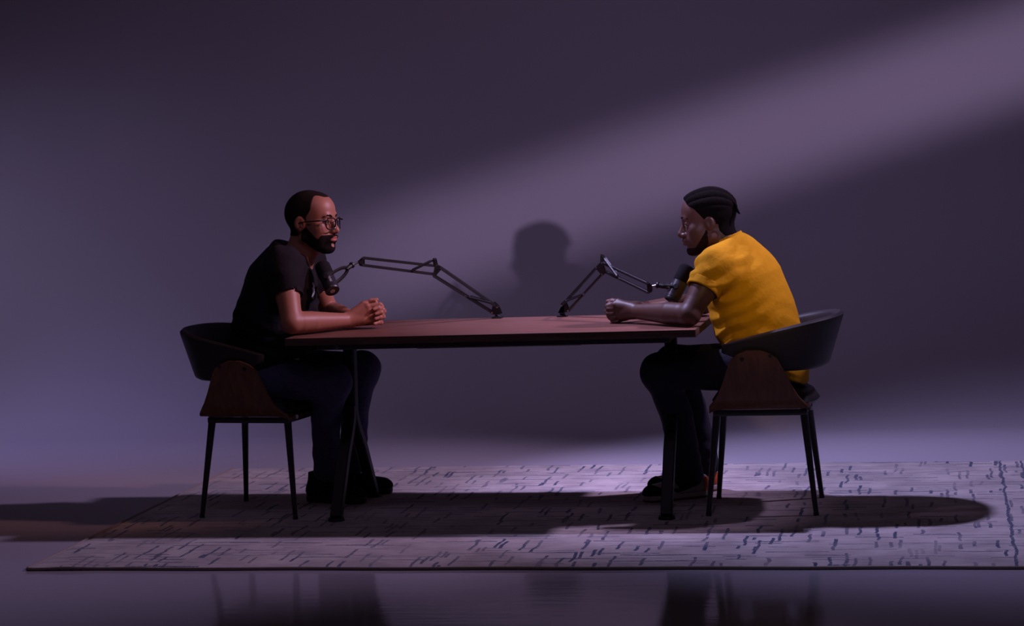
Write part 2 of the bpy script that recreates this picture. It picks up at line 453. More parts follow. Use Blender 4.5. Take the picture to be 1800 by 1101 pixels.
# ------------------------------------------------------------------ table
table = thing('table', 'long walnut-topped rectangular table with black splayed steel legs between the two men', 'table', (0, 0, 0))
RZ = .010   # everything stands on the rug
bm = bmesh.new(); add_box(bm, (0, 0, .7335), (1.592, .786, .023), .0015); obj('tabletop', bm, 'table', table, label='reddish walnut table top')
bm = bmesh.new()
for c, s in (((0, -.3955, .731), (1.60, .005, .028)), ((0, .3955, .731), (1.60, .005, .028)), ((-.7985, 0, .731), (.005, .786, .028)), ((.7985, 0, .731), (.005, .786, .028))):
    add_box(bm, c, s, .001)
obj('edge_band', bm, 'table_edge', table)
bm = bmesh.new(); add_box(bm, (0, -.235, .7015), (1.37, .05, .034), .004); obj('frame_rail', bm, 'table_metal', table, smooth=False)
bm = bmesh.new(); add_box(bm, (0, .235, .7015), (1.37, .05, .034), .004); obj('frame_rail', bm, 'table_metal', table, smooth=False)
bm = bmesh.new(); add_box(bm, (0, -.06, .696), (.66, .24, .043), .006); obj('cable_tray', bm, 'table_metal', table, smooth=False)
for s in (-1, 1):
    bm = bmesh.new(); add_box(bm, (s*.655, 0, .7045), (.075, .66, .026), .004); obj('support_bar', bm, 'table_metal', table, smooth=False)
    # wishbone leg frame: a post at the middle that splits into a front and a back leg
    bm = bmesh.new()
    add_tube(bm, [(s*.655, .025, .6915), (s*.655, .022, .56), (s*.655, .008, .40)], [1, 1, 1.0], square=(.058, .045), up=(1, 0, 0))
    obj('leg_post', bm, 'table_metal', table)
    for sy in (-1, 1):
        bm = bmesh.new()
        yf = -.29 if sy < 0 else .30
        pl = [(s*.655, .0+sy*.012, .43), (s*.655, sy*.022, .385), (s*.655, sy*.055, .335), (s*.655, yf*.45, .25), (s*.655, yf, .022)]
        add_tube(bm, pl, [1, 1, 1, 1, .96], square=(.042, .046), up=(1, 0, 0))
        lg = obj('leg', bm, 'table_metal', table)
        bm = bmesh.new(); add_tube(bm, [(s*.655, yf, .0105), (s*.655, yf, .022)], [.034, .030], seg=20)
        obj('foot_glide', bm, 'table_metal', lg)

# ------------------------------------------------------------------ chairs (built facing +x, origin on the floor between the legs)
def make_chair(name, label, loc, rotz, group):
    t = thing(name, label, 'chair', loc, rotz, group)
    # four splayed tapered legs, each a mesh of its own
    for sx in (-1, 1):
        for sy in (-1, 1):
            bm = tube([(sx*.165, sy*.150, .412), (sx*.205, sy*.205, .020)], [.0155, .0095], seg=16)
            lg = obj('leg', bm, 'chair_metal', t)
            obj('foot_cap', tube([(sx*.205, sy*.205, .024), (sx*.2058, sy*.2058, .0105)], [.0105, .0108], seg=14), 'chair_metal', lg)
    bm = bmesh.new()
    for sy in (-1, 1): add_box(bm, (0, sy*.155, .401), (.36, .026, .022), .003)
    for sx in (-1, 1): add_box(bm, (sx*.165, 0, .401), (.026, .31, .022), .003)
    obj('seat_frame', bm, 'chair_metal', t)
    bm = bmesh.new()
    for sx in (-1, 1):
        add_box(bm, (sx*.09, 0, .4155), (.05, .30, .005), .001)
    for sx in (-1, 1):
        for sy in (-1, 1): add_tube(bm, [(sx*.19, sy*.12, .404), (sx*.19, sy*.12, .419)], .009, seg=12)
    obj('mounting_plate', bm, 'bare_metal', t, label='bare steel mounting plates under the seat')
    # bent plywood shell: seat bottom that turns up into a wing on each side
    def shell(uu, vv):
        # vv 0..1 across the chair (left wing tip -> right wing tip), uu 0..1 back -> front
        q = (vv-.5)*2; sgn = 1 if q >= 0 else -1; a = abs(q)
        if a < .45:
            y = sgn*a/.45*.185; z = .424; up = 0; ny, nz = 0, 1
        elif a < .66:
            th = (a-.45)/.21*math.radians(78); r = .065
            y = sgn*(.185+r*math.sin(th)); z = .424+r*(1-math.cos(th)); ny, nz = -sgn*math.sin(th), math.cos(th)
        else:
            k = (a-.66)/.34; th = math.radians(78); r = .065
            y = sgn*(.185+r*math.sin(th)+k*.040); z = .424+r*(1-math.cos(th))+k*.178; ny, nz = -sgn*math.sin(th), math.cos(th)
        h = max(0, (z-.424)/.23); h = min(1, h)
        # half width in x narrows from the seat to the wing, concave edges
        wd = float(np.interp(h, [0, .06, .14, .25, .45, .7, .9, 1], [.192, .184, .168, .150, .128, .105, .085, .070]))
        if h > .80: wd -= .045*((h-.80)/.20)**2.6
        xc = .008*h
        x = xc + (uu-.5)*2*wd
        dip = .012*math.exp(-((y/.13)**2)) * 0
        curl = .0
        if uu < .12 and a < .5: curl = .012*((.12-uu)/.12)**2
        if uu > .88 and a < .5: curl = -.014*((uu-.88)/.12)**2
        return Vector((x, y, z+curl-dip)), Vector((0, ny, nz))
    bm = grid_sheet(shell, 24, 72, .011)
    obj('plywood_shell', bm, 'ply', t, label='brown bent plywood shell with upturned sides')
    # seat pad
    bm = bmesh.new(); nx_, ny_ = 20, 20; T = []; B = []
    for i in range(nx_+1):
        tr = []; br = []
        for j in range(ny_+1):
            u = (i/nx_-.5)*2; v = (j/ny_-.5)*2
            # squircle mapping to round the corners
            uu = u*math.sqrt(1-v*v*.28); vv = v*math.sqrt(1-u*u*.28)
            e = max(abs(u), abs(v)); dome = (1-e**5)
            x = uu*.208-.012; y = vv*.200
            if abs(v) > .75: pass
            tr.append(bm.verts.new((x, y, .437+.046*max(0, dome)**.5+.003))); br.append(bm.verts.new((x*.97, y*.97, .431)))
        T.append(tr); B.append(br)
    for i in range(nx_):
        for j in range(ny_):
            bm.faces.new((T[i][j], T[i+1][j], T[i+1][j+1], T[i][j+1])); bm.faces.new((B[i][j], B[i][j+1], B[i+1][j+1], B[i+1][j]))
    rt = [T[i][0] for i in range(nx_+1)]+[T[nx_][j] for j in range(1, ny_+1)]+[T[i][ny_] for i in range(nx_-1, -1, -1)]+[T[0][j] for j in range(ny_-1, 0, -1)]
    rb = [B[i][0] for i in range(nx_+1)]+[B[nx_][j] for j in range(1, ny_+1)]+[B[i][ny_] for i in range(nx_-1, -1, -1)]+[B[0][j] for j in range(ny_-1, 0, -1)]
    for k in range(len(rt)):
        k2 = (k+1) % len(rt); bm.faces.new((rt[k2], rt[k], rb[k], rb[k2]))
    obj('seat_pad', bm, 'leather', t)
    # wraparound padded backrest that drops towards the front
    def back(uu, vv):
        th = (uu-.5)*2; s = 1 if th >= 0 else -1; a = abs(th)        # a: 0 rear centre .. 1 arm tip
        # plan curve
        if a < .6:
            ang = a/.6*math.pi/2
            x = -.075-.232*math.cos(ang)**.85 if ang < math.pi/2-1e-6 else -.075
            y = s*.272*math.sin(ang)**.9
            tx, ty = .2*math.sin(ang)+.02, s*.27*math.cos(ang)
        else:
            k = (a-.6)/.4
            x = -.075+k*.205; y = s*(.272-.006*k); tx, ty = 1, 0.0
        nrm = Vector((-ty*s, tx*s, 0)) if True else None
        nrm = Vector((-abs(ty)-1e-4, s*abs(tx), 0)).normalized()
        ft = min(1, max(0, (x+.31)/.44))
        ztop = .774-.098*ft**1.25; zbot = .566+.004*ft+.075*max(0, (ft-.45)/.55)**1.3
        z = zbot+(ztop-zbot)*vv
        lean = .058*(1-vv)*(1-ft)*1.15        # outer face leans out towards the top
        p = Vector((x, y, z)) - nrm*lean
        edge = min(1, min(vv, 1-vv)*9+.25)
        return p, nrm
    def th_(uu, vv):
        e = min(vv, 1-vv); e2 = min(uu, 1-uu)
        k = math.sqrt(max(0, 1-(1-min(1, e/.09))**2)); k2 = math.sqrt(max(0, 1-(1-min(1, e2/.025))**2))
        return max(.004, .036*k*k2)
    bm = grid_sheet(back, 72, 22, th_)
    obj('backrest', bm, 'leather', t)
    for sy in (-1, 1):
        for x, z in ((-.055, .632), (.052, .622)):
            bm = tube([(x, sy*.2855, z), (x, sy*.2905, z)], [.0085, .0075], seg=16)
            obj('screw_cap', bm, 'boom_cap', t)
    return t

make_chair('chair', 'black leather and bent plywood chair under the man in the black tee', (-1.009, -.022, 0), math.radians(-7.8), 'chairs at the table ends')
make_chair('chair', 'black leather and bent plywood chair under the man in the yellow tee', (1.015, -.022, 0), math.pi, 'chairs at the table ends')

# ------------------------------------------------------------------ boom arms and microphones
def boom_arm(label, base, low, lowpair, elbow, uptop, head, stud, sgn):
    """all points in world metres; sgn=-1 reaches towards -x"""
    B = Vector(base)
    t = thing('microphone_boom', label, 'microphone stand', base, 0, 'sprung booms clamped to the table')
    P = lambda p: Vector(p)-B
    # clamp gripping the rear table edge
    bm = bmesh.new()
    ey = .398-B.y
    z0 = .7455-B.z
    add_box(bm, (0, (ey-.026)/1+.0, z0+.003), (.040, .056, .005), .001)
    add_box(bm, (0, ey+.006, z0-.028), (.036, .006, .066), .001)
    add_box(bm, (0, ey-.020, z0-.060), (.036, .046, .005), .001)
    add_tube(bm, [(0, ey-.024, z0-.057), (0, ey-.024, z0-.0305)], .006, seg=12)
    add_tube(bm, [(0, ey-.024, z0-.0305), (0, ey-.024, z0-.0285)], .014, seg=16)
    cl = obj('desk_clamp', bm, 'boom_cap', t)
    bm = tube([(0, ey-.024, z0-.085), (0, ey-.024, z0-.062)], .005, seg=10); add_box(bm, (0, ey-.024, z0-.086), (.030, .006, .008), .002)
    obj('clamp_screw', bm, 'bare_metal', cl)
    bm = tube([(0, ey-.026, z0+.004), (0, 0, z0+.02), (0, 0, z0+.026)], [.012, .011, .010], seg=16)
    obj('swivel_post', bm, 'boom_cap', t)
    pl0, pl1 = P(low[0]), P(low[1])        # lower pivots at base: lower bar, upper bar
    e0, e1 = P(lowpair[0]), P(lowpair[1])  # same bars at the elbow
    side = Vector((0, 1, 0))
    def plate(name, poly, wid, parent=t):
        bm = bmesh.new()
        for s in (-1, 1):
            A = [bm.verts.new(p+side*(s*wid-.0012)) for p in poly]; Bv = [bm.verts.new(p+side*(s*wid+.0012)) for p in poly]
            bm.faces.new(A); bm.faces.new(Bv[::-1]); n = len(poly)
            for i in range(n): bm.faces.new((A[i], Bv[i], Bv[(i+1) % n], A[(i+1) % n]))
        c = sum(poly, Vector())/len(poly)
        add_tube(bm, [c-side*wid, c+side*wid], .006, seg=10)
        return obj(name, bm, 'boom_cap', parent, smooth=False)
    def rivet(p, wid):
        bm = tube([p-side*(wid+.004), p+side*(wid+.004)], .0038, seg=12)
        obj('rivet', bm, 'bare_metal', t)
    def grow(poly, k=.008):
        c = sum(poly, Vector())/len(poly)
        return [p+(p-c).normalized()*k for p in poly]
    top = P(elbow[2])
    base_tip = (pl1+Vector((-.002*sgn*0, 0, .012)))
    plate('base_bracket', grow([Vector((-.008, 0, z0+.022)), Vector((.010, 0, z0+.022)), pl1, base_tip+Vector((sgn*.012, 0, .004)), pl0]), .013)
    # lower section: two pairs of parallel bars
    for s in (-1, 1):
        obj('lower_bar', tube([pl0+side*s*.0075, e0+side*s*.0075], 1, square=(.0065, .0115), up=(0, 0, 1)), 'boom', t)
        obj('lower_bar', tube([pl1+side*s*.0075, e1+side*s*.0075], 1, square=(.0065, .0115), up=(0, 0, 1)), 'boom', t)
    # elbow
    u0, u1 = P(elbow[0]), P(elbow[1])      # upper section pivots: lower bar, upper bar
    plate('elbow_bracket', grow([u0, e0, e1, u1+(e1-u1)*.3, u1], .006), .0135)
    bm = bmesh.new()
    for s in (-1, 1): add_tube(bm, [u1+side*s*.0145, top+side*s*.0145], 1, square=(.003, .012), up=(1, 0, 0))
    add_tube(bm, [top-side*.018, top+side*.018], .005, seg=12)
    obj('spring_post', bm, 'boom_cap', t)
    h0, h1 = P(head[0]), P(head[1])
    for s in (-1, 1):
        obj('upper_bar', tube([u0+side*s*.0075, h0+side*s*.0075], 1, square=(.0065, .0105), up=(0, 0, 1)), 'boom', t)
        obj('upper_bar', tube([u1+side*s*.0075, h1+side*s*.0075], 1, square=(.0065, .0105), up=(0, 0, 1)), 'boom', t)
    # springs as tight coils
    def spring(a, b, off):
        n = 34; d = b-a; L = d.length; d.normalize(); x = side; y = d.cross(x); pts = [a+side*off]
        for k in range(n*6+1):
            an = k/6*2*math.pi; q = a+d*(L*.12+L*.76*k/(n*6)); pts.append(q+side*off+(x*math.cos(an)+y*math.sin(an))*.0052)
        pts.append(b+side*off)
        obj('spring', tube(pts, .0015, seg=5), 'boom', t)
    sp1 = u0+(h0-u0)*.34
    sp2 = pl0+(e0-pl0)*.46
    for s in (-1, 1):
        spring(top, sp1, s*.017); spring(base_tip+Vector((sgn*.010, 0, .004)), sp2, s*.017)
    for q in (sp1, sp2): obj('spring_pin', tube([q-side*.020, q+side*.020], .004, seg=12), 'bare_metal', t)
    # head bracket
    hb = P(stud[0])
    plate('head_bracket', grow([h0, h1, hb, (h0+hb)/2+Vector((sgn*.004, 0, -.004))], .006), .010)
    for p in (pl0, pl1, e0, e1, u1, h0, h1): rivet(p, .013)
    bm = tube([P(stud[0]), P(stud[1])], .0048, seg=14); obj('threaded_stud', bm, 'bare_metal', t, label='bright steel threaded stud')
    return t

def microphone(label, top, bot, mount, yoke_dir, text_side, group):
    """top: centre of the windscreen's tip; bot: centre of the rear end; mount: where the yoke's socket meets the arm's stud"""
    top, bot, mount = Vector(top), Vector(bot), Vector(mount)
    t = thing('microphone', label, 'microphone', bot, 0, group)
    a = (bot-top); L = a.length; a.normalize(); T = top-bot
    prof = [(0, .012), (.002, .022), (.007, .0285), (.014, .0315), (L*.40, .0325), (L*.46, .031), (L*.475, .027)]
    obj('windscreen', lathe(prof, T, Vector((0, 0, 0)), 32), 'foam', t, label='black foam windscreen')
    prof = [(L*.44, .024), (L*.45, .0292), (L*.47, .0298), (L*.90, .0298), (L*.905, .0285), (L*.93, .0285), (L*.935, .0298), (L*.985, .0298), (L, .0280), (L+.0005, .004)]
    body = obj('body', lathe(prof, T, Vector((0, 0, 0)), 40), 'mic', t)
    obj('yellow_band', lathe([(L*.478, .0290), (L*.48, .0301), (L*.497, .0301), (L*.499, .0290)], T, Vector((0, 0, 0)), 32), 'mic', body)
    bm = tube([a*(-.002), a*.0012], [.0105, .0105], seg=18)
    obj('connector', bm, 'bare_metal', body)
    # yoke
    Yd = Vector(yoke_dir).normalized(); sd = a.cross(Yd).normalized()
    C = T+a*(L*.66); m = mount-bot
    out = (m-C); out = (out-a*out.dot(a)*.0)
    dist = out.length; o = out.normalized()
    pts = []
    for k in range(17):
        an = math.pi*k/16
        pts.append(C+sd*(.0335*math.cos(an))*(1.0+.10*math.sin(an))+o*(max(.02, dist-.030)*math.sin(an)**.8))
    obj('yoke', tube(pts, 1, square=(.015, .0065), up=tuple(a)), 'boom_cap', t)
    for s in (-1, 1): obj('yoke_knob', tube([C+sd*s*.028, C+sd*s*.041], [.010, .0095], seg=18), 'boom_cap', t)
    s0 = C+o*(dist-.034)
    obj('mount_socket', tube([s0, s0+o*.006, s0+o*.007, m-o*.004, m-o*.0035, m+o*.004], [.0085, .0085, .0095, .0095, .013, .012], seg=18), 'boom_cap', t)
    # lettering along the body
    cu = bpy.data.curves.new('lettering', 'FONT'); cu.body = 'SHURE'; cu.size = .0125; cu.extrude = .0002; cu.align_x = 'CENTER'; cu.align_y = 'CENTER'
    tmp = bpy.data.objects.new('lettering', cu); me = bpy.data.meshes.new_from_object(tmp); bpy.data.objects.remove(tmp)
    lo = bpy.data.objects.new('lettering', me); link(lo); lo.parent = body
    nrm = Vector(text_side); nrm = (nrm-a*nrm.dot(a)).normalized()
    X = a; Z = nrm; Y = Z.cross(X)
    M = Matrix((X, Y, Z)).transposed().to_4x4(); M.translation = T+a*(L*.70)+nrm*.0303
    lo.matrix_local = M; me.materials.clear(); me.materials.append(MAT['print']); lo['label'] = 'pale lettering along the body'
    return t

boom_arm('black sprung desk boom clamped at the rear, reaching left towards the black tee',
         (-.108, .38, .7475), [(-.130, .38, .768), (-.108, .38, .790)], [(-.345, .262, .934), (-.315, .262, .966)],
         [(-.345, .255, .942), (-.335, .255, .976), (-.340, .255, 1.004)], 0, [(-.590, .055, .998), (-.590, .055, 1.028)],
         [(-.604, .050, 1.014), (-.634, .038, 1.001)], -1)
boom_arm('black sprung desk boom clamped at the rear, reaching right towards the yellow tee',
         (.166, .36, .7475), [(.194, .36, .770), (.168, .36, .792)], [(.360, .232, .925), (.338, .232, .952)],
         [(.372, .225, .936), (.362, .225, .972), (.364, .225, 1.002)], 0, [(.574, .012, .861), (.572, .012, .897)],
         [(.588, .008, .884), (.612, .004, .890)], 1)
microphone('black studio microphone hanging in front of the black tee on the left arm', (-.748, -.012, 1.012), (-.683, -.095, .906), (-.634, .038, 1.001), (1, .3, .5), (.55, -.9, -.1), 'studio microphones on the arms')
microphone('black studio microphone beside the raised upper arm of the man in the yellow tee', (.735, .02, .962), (.668, -.03, .828), (.612, .004, .890), (-1, 0, 0), (-1, -.55, -.1), 'studio microphones on the arms')

#PEOPLE
# ------------------------------------------------------------------ smooth solid modelling for the figures (distance fields -> one continuous surface)
def smin(a, b, k):
    if k <= 0: return np.minimum(a, b)
    h = np.maximum(k-np.abs(a-b), 0)/k
    return np.minimum(a, b)-h*h*k*.25
def smax(a, b, k): return -smin(-a, -b, k)
def A3(p): return np.asarray(p, np.float32)
def sstep(x, a, b):
    t = np.clip((x-a)/(b-a), 0, 1); return t*t*(3-2*t)

class Prim:
    __slots__ = ('f', 'c', 'r', 'op', 'k')
    def __init__(s, f, c, r, op='u', k=.02): s.f, s.c, s.r, s.op, s.k = f, (None if c is None else A3(c)), r, op, k

def cone(a, b, ra, rb, k=.02, op='u', ys=1.0, y0=0.0):
    """tapered round limb from a to b; ys widens it along y about y0"""
    a = A3(a); b = A3(b); sc = A3((1, 1/ys, 1)); o = A3((0, y0, 0))
    a2 = (a-o)*sc; b2 = (b-o)*sc; ba = b2-a2; L2 = max(float(ba@ba), 1e-9)
    def f(P):
        p = (P-o)*sc-a2; h = np.clip(p@ba/L2, 0, 1)
        return np.linalg.norm(p-h[:, None]*ba, axis=1)-(ra+(rb-ra)*h)
    return Prim(f, (a+b)/2, float(np.linalg.norm(b-a))/2+max(ra, rb)*ys, op, k)

def ell(c, r, R=None, k=.02, op='u'):
    c = A3(c); r = A3(r); R = np.eye(3, dtype=np.float32) if R is None else np.asarray(R, np.float32)
    def f(P):
        q = (P-c)@R; k0 = np.linalg.norm(q/r, axis=1); k1 = np.linalg.norm(q/(r*r), axis=1)
        return k0*(k0-1)/np.maximum(k1, 1e-6)
    return Prim(f, c, float(r.max()), op, k)

def free(fn, op='i', k=.004): return Prim(fn, None, 0, op, k)

def evalp(prims, P, cen=None, rad=0):
    d = np.full(len(P), .5, np.float32)
    for q in prims:
        if q.c is not None and cen is not None:
            if np.linalg.norm(q.c-cen)-q.r-rad > q.k+.05: continue
        v = q.f(P)
        if q.op == 'u': d = smin(d, v, q.k)
        elif q.op == 's': d = smax(d, -v, q.k)
        elif q.op == 'i': d = smax(d, v, q.k)
        elif q.op == 'd': d = d+v
    return d

def solid(prims, lo, hi, h):
    """sample the field near the surface, then surface nets; returns verts, quads"""
    lo = np.array(lo, float); n = np.ceil((np.array(hi, float)-lo)/h).astype(int)+1; B = 12
    nb = -(-n//B); n = nb*B
    G = np.full(n, .5, np.float32)
    ax = [lo[i]+h*np.arange(n[i]) for i in range(3)]
    hd = B*h*.5*math.sqrt(3)
    cc = np.stack(np.meshgrid(*[lo[i]+h*B*(np.arange(nb[i])+.5) for i in range(3)], indexing='ij'), -1).reshape(-1, 3).astype(np.float32)
    dc = evalp(prims, cc)
    near = np.abs(dc) < hd*1.25+.022
    idx = np.stack(np.meshgrid(*[np.arange(q) for q in nb], indexing='ij'), -1).reshape(-1, 3)
    for b, c, d, ok in zip(idx, cc, dc, near):
        s = b*B; sl = tuple(slice(s[i], s[i]+B) for i in range(3))
        if not ok: G[sl] = .5 if d > 0 else -.5; continue
        P = np.stack(np.meshgrid(*[ax[i][sl[i]] for i in range(3)], indexing='ij'), -1).reshape(-1, 3).astype(np.float32)
        G[sl] = evalp(prims, P, c, hd).reshape(B, B, B)
    S = G < 0
    c8 = [S[i:n[0]-1+i, j:n[1]-1+j, k:n[2]-1+k] for i in (0, 1) for j in (0, 1) for k in (0, 1)]
    cnt = sum(c.astype(np.int8) for c in c8); act = (cnt > 0) & (cnt < 8)
    ci = np.argwhere(act); vid = np.full(act.shape, -1, np.int64); vid[act] = np.arange(len(ci))
    acc = np.zeros((len(ci), 3)); w_ = np.zeros(len(ci))
    off = [(i, j, k) for i in (0, 1) for j in (0, 1) for k in (0, 1)]
    for a in off:
        for axn in range(3):
            if a[axn]: continue
            b = list(a); b[axn] = 1
            ga = G[ci[:, 0]+a[0], ci[:, 1]+a[1], ci[:, 2]+a[2]]; gb = G[ci[:, 0]+b[0], ci[:, 1]+b[1], ci[:, 2]+b[2]]
            m = (ga < 0) != (gb < 0); t = np.where(m, ga/np.where(m, ga-gb, 1), 0)
            q = np.array(a, float)[None]+np.zeros((len(ci), 3)); q[:, axn] += t
            acc += np.where(m[:, None], q, 0); w_ += m
    Vt = lo+h*(ci+acc/np.maximum(w_, 1)[:, None])
    quads = []
    for axn in range(3):
        o1, o2 = [(1, 2), (2, 0), (0, 1)][axn]
        sl0 = [slice(None)]*3; sl1 = [slice(None)]*3; sl0[axn] = slice(0, n[axn]-1); sl1[axn] = slice(1, n[axn])
        ch = S[tuple(sl0)] != S[tuple(sl1)]; e = np.argwhere(ch)
        e = e[(e[:, o1] > 0) & (e[:, o2] > 0) & (e[:, o1] < n[o1]-1) & (e[:, o2] < n[o2]-1)]
        ins = S[e[:, 0], e[:, 1], e[:, 2]]
        def g(d1, d2):
            q = e.copy(); q[:, o1] -= d1; q[:, o2] -= d2; return vid[q[:, 0], q[:, 1], q[:, 2]]
        Q = np.stack([g(1, 1), g(0, 1), g(0, 0), g(1, 0)], 1)
        Q[~ins] = Q[~ins][:, ::-1]; quads.append(Q[(Q >= 0).all(1)])
    return Vt, np.concatenate(quads)

def solid_obj(name, prims, lo, hi, h, m, root, origin, tint=None, label=None, smooth_it=1):
    Vt, Q = solid(prims, lo, hi, h)
    # one light relaxation to take off the grid stepping
    for _ in range(smooth_it):
        s = np.zeros_like(Vt); c = np.zeros(len(Vt))
        for a, b in ((0, 1), (1, 2), (2, 3), (3, 0)):
            np.add.at(s, Q[:, a], Vt[Q[:, b]]); np.add.at(c, Q[:, a], 1)
        Vt = Vt*.5+s/np.maximum(c, 1)[:, None]*.5
    me = bpy.data.meshes.new(name)
    O = np.array(origin, float)
    me.vertices.add(len(Vt)); me.vertices.foreach_set('co', (Vt-O).astype(np.float32).ravel())
    me.loops.add(len(Q)*4); me.loops.foreach_set('vertex_index', Q.astype(np.int32).ravel())
    me.polygons.add(len(Q)); me.polygons.foreach_set('loop_start', np.arange(0, len(Q)*4, 4, dtype=np.int32))
    me.polygons.foreach_set('use_smooth', np.ones(len(Q), bool)); me.update(calc_edges=True); me.validate()
    if tint is not None:
        colr = np.ones((len(Vt), 4), np.float32); colr[:, :3] = tint(Vt.astype(np.float32))
        at = me.color_attributes.new('tint', 'FLOAT_COLOR', 'POINT'); at.data.foreach_set('color', colr.ravel())
    me.materials.append(MAT[m]); o = bpy.data.objects.new(name, me); link(o); o.parent = root
    if label: o['label'] = label
    return o

class Frame:
    """head or shoe frame: x forward, y to its left, z up"""
    def __init__(s, o, yaw, pitch=0, roll=0, sc=1.0):
        s.o = A3(o); s.s = sc
        R = Matrix.Rotation(yaw, 3, 'Z') @ Matrix.Rotation(pitch, 3, 'Y') @ Matrix.Rotation(roll, 3, 'X')
        s.R = np.array(R, np.float32)
    def p(s, q): return s.o+s.R@(A3(q)*s.s)
    def v(s, q): return s.R@A3(q)
    def loc(s, P): return ((P-s.o)@s.R)/s.s
    def cone(s, a, b, ra, rb, **kw): return cone(s.p(a), s.p(b), ra*s.s, rb*s.s, **kw)
    def ell(s, c, r, rot=None, **kw):
        R = s.R if rot is None else s.R@np.array(rot, np.float32)
        return ell(s.p(c), A3(r)*s.s, R, **kw)

def head_prims(F, nose=(.108, .011, .0105), lips=1.0, jaw=1.0, brow=1.0, es=.92, ex=0.0):
    k = .016; P = []
    P += [F.ell((-.014, 0, .034), (.098, .0765, .088), k=.03), F.ell((.026, 0, -.026), (.062, .063, .086), k=.03)]
    P += [F.ell((.040, 0, .048), (.050, .058, .052), k=.03)]
    for s in (-1, 1):
        P += [F.cone((-.004, s*.053*jaw, -.060), (.060, s*.020, -.104), .019, .016, k=.022)]
        P += [F.ell((.050, s*.046, -.022), (.026, .022, .022), k=.02)]
        P += [F.ell((.040, s*.042, -.055), (.034, .020, .034), k=.02)]
    P += [F.ell((.071, 0, -.102), (.021, .024, .018), k=.018)]
    P += [F.cone((.080, -.030, .021), (.080, .030, .021), .0125*brow, .0125*brow, k=.014)]
    P += [F.ell((.074, 0, -.063), (.027, .031, .026), k=.018)]
    for s in (-1, 1): P += [F.ell((.096, s*.032, .0), (.018, .0165, .0125), op='s', k=.014)]
    for s in (-1, 1):
        P += [F.ell((.0735, s*.0315, .0), (.0150, .0155, .0140), k=.003)]
        P += [F.cone((.0865, s*.0215, .0075), (.0835, s*.043, .0065), .0035, .0035, k=.006)]
    P += [F.cone((.087, 0, .006), (nose[0]-.002, 0, -.030), .0075, nose[1], k=.012), F.ell((nose[0]-.004, 0, -.036), (.0135, nose[1]+.001, nose[1]), k=.008)]
    for s in (-1, 1):
        P += [F.ell((nose[0]-.0145, s*.0125*nose[2]/.0105, -.038), (.0125, .0078*nose[2]/.0105, .0085), k=.006)]
        P += [F.ell((nose[0]-.008, s*.0070, -.0465), (.0055, .0035, .004), op='s', k=.003)]
    P += [F.ell((.0945, 0, -.0595), (.0095*lips, .0225, .0058*lips), k=.005), F.ell((.0930, 0, -.0715), (.0095*lips, .0195, .0068*lips), k=.005)]
    P += [F.ell((.1055, 0, -.0655), (.0075, .024, .0016), op='s', k=.003)]
    P += [F.ell((.094, 0, -.0845), (.007, .018, .0055), op='s', k=.008)]
    for s in (-1, 1):
        rot = Matrix.Rotation(s*-.22, 3, 'Z') @ Matrix.Rotation(.16, 3, 'Y')
        def ee(x, y, z, r, kk, op='u'):
            return F.ell((-.012+ex+(x+.012)*es, s*y, -.006+(z+.006)*es), (r[0]*es, r[1], r[2]*es), rot, k=kk, op=op)
        P += [ee(-.012, .0755, -.008, (.0185, .0075, .0310), .010), ee(-.017, .0800, -.002, (.0190, .0060, .0270), .004),
              ee(-.0085, .0865, -.002, (.0100, .0060, .0170), .006, 's'), ee(-.003, .079, -.014, (.005, .005, .006), .004)]
    return P

def eye_obj(F, s, root, origin, look=(1, 0, 0)):
    c = Vector(F.p((.0755, s*.0315, .0)))-Vector(origin)
    bm = bmesh.new(); bmesh.ops.create_uvsphere(bm, u_segments=24, v_segments=18, radius=.0138*F.s)
    d = Vector(F.v(look)).normalized()
    for f in bm.faces:
        a = f.calc_center_median().normalized().dot(d)
        f.material_index = 1 if a > .90 else 0
    for v in bm.verts: v.co += c
    obj('eye', bm, ['sclera', 'iris'], root)

def clasped(C, sx, tilt, k, sc=1.0, loose=0.0):
    """two hands with interlaced fingers; C = point on the table below the knuckles; sx = direction the fingers point"""
    C = A3(C); P = []
    ct, st = math.cos(tilt), math.sin(tilt)
    def W(u, v, w_): return A3((C[0]+sx*(u*ct-w_*st)*sc, C[1]+v*sc, C[2]+(u*st+w_*ct)*sc))
    info = {}
    for s, dw in ((-1, 0.0), (1, -.0085)):
        wr = W(-.082, s*.050, .036+dw*.3)
        info[s] = wr
        for i in range(4):
            wk = .080-.0195*i+dw; kn = (-.004*abs(i-1.2), s*(.029-.002*i), wk)
            P.append(cone(wr+A3((0, 0, .012-.007*i)), W(*kn), .0195, .0125, k=.014))
            f = [1.0, 1.08, 1.0, .82][i]*(1+.22*loose)
            p1 = (kn[0]+.040*f, s*.011, wk-.002*i); p2 = (kn[0]+.036*f, -s*(.020), wk-.003); p3 = (kn[0]+.012*f+loose*.012, -s*(.037), wk-.006)
            P.append(cone(W(*kn), W(*p1), .0112, .0092, k=.005))
            P.append(cone(W(*p1), W(*p2), .0092, .0084, k=.004)); P.append(cone(W(*p2), W(*p3), .0084, .0070, k=.004))
            P.append(ell(W(*kn), (.0118*sc, .0118*sc, .0105*sc), k=.005))
        # thenar and thumb leaving the side of the palm
        tb = (-.052, s*.032, .062); t1 = (-.022, s*.016, .088+dw); t2 = (.006, s*.004+(-s)*.008, .098+dw*.4); t3 = (.028, -s*.010, .100+dw*1.6+(.008*loose if s > 0 else 0))
        P.append(cone(wr+A3((0, 0, .010)), W(*t1), .020, .0150, k=.014))
        P.append(cone(W(*t1), W(*t2), .0125, .0105, k=.005)); P.append(cone(W(*t2), W(*t3), .0105, .0085, k=.004))
        P.append(cone(wr, W(-.03, s*.034, .030+dw), .022, .016, k=.014))
    return P, info

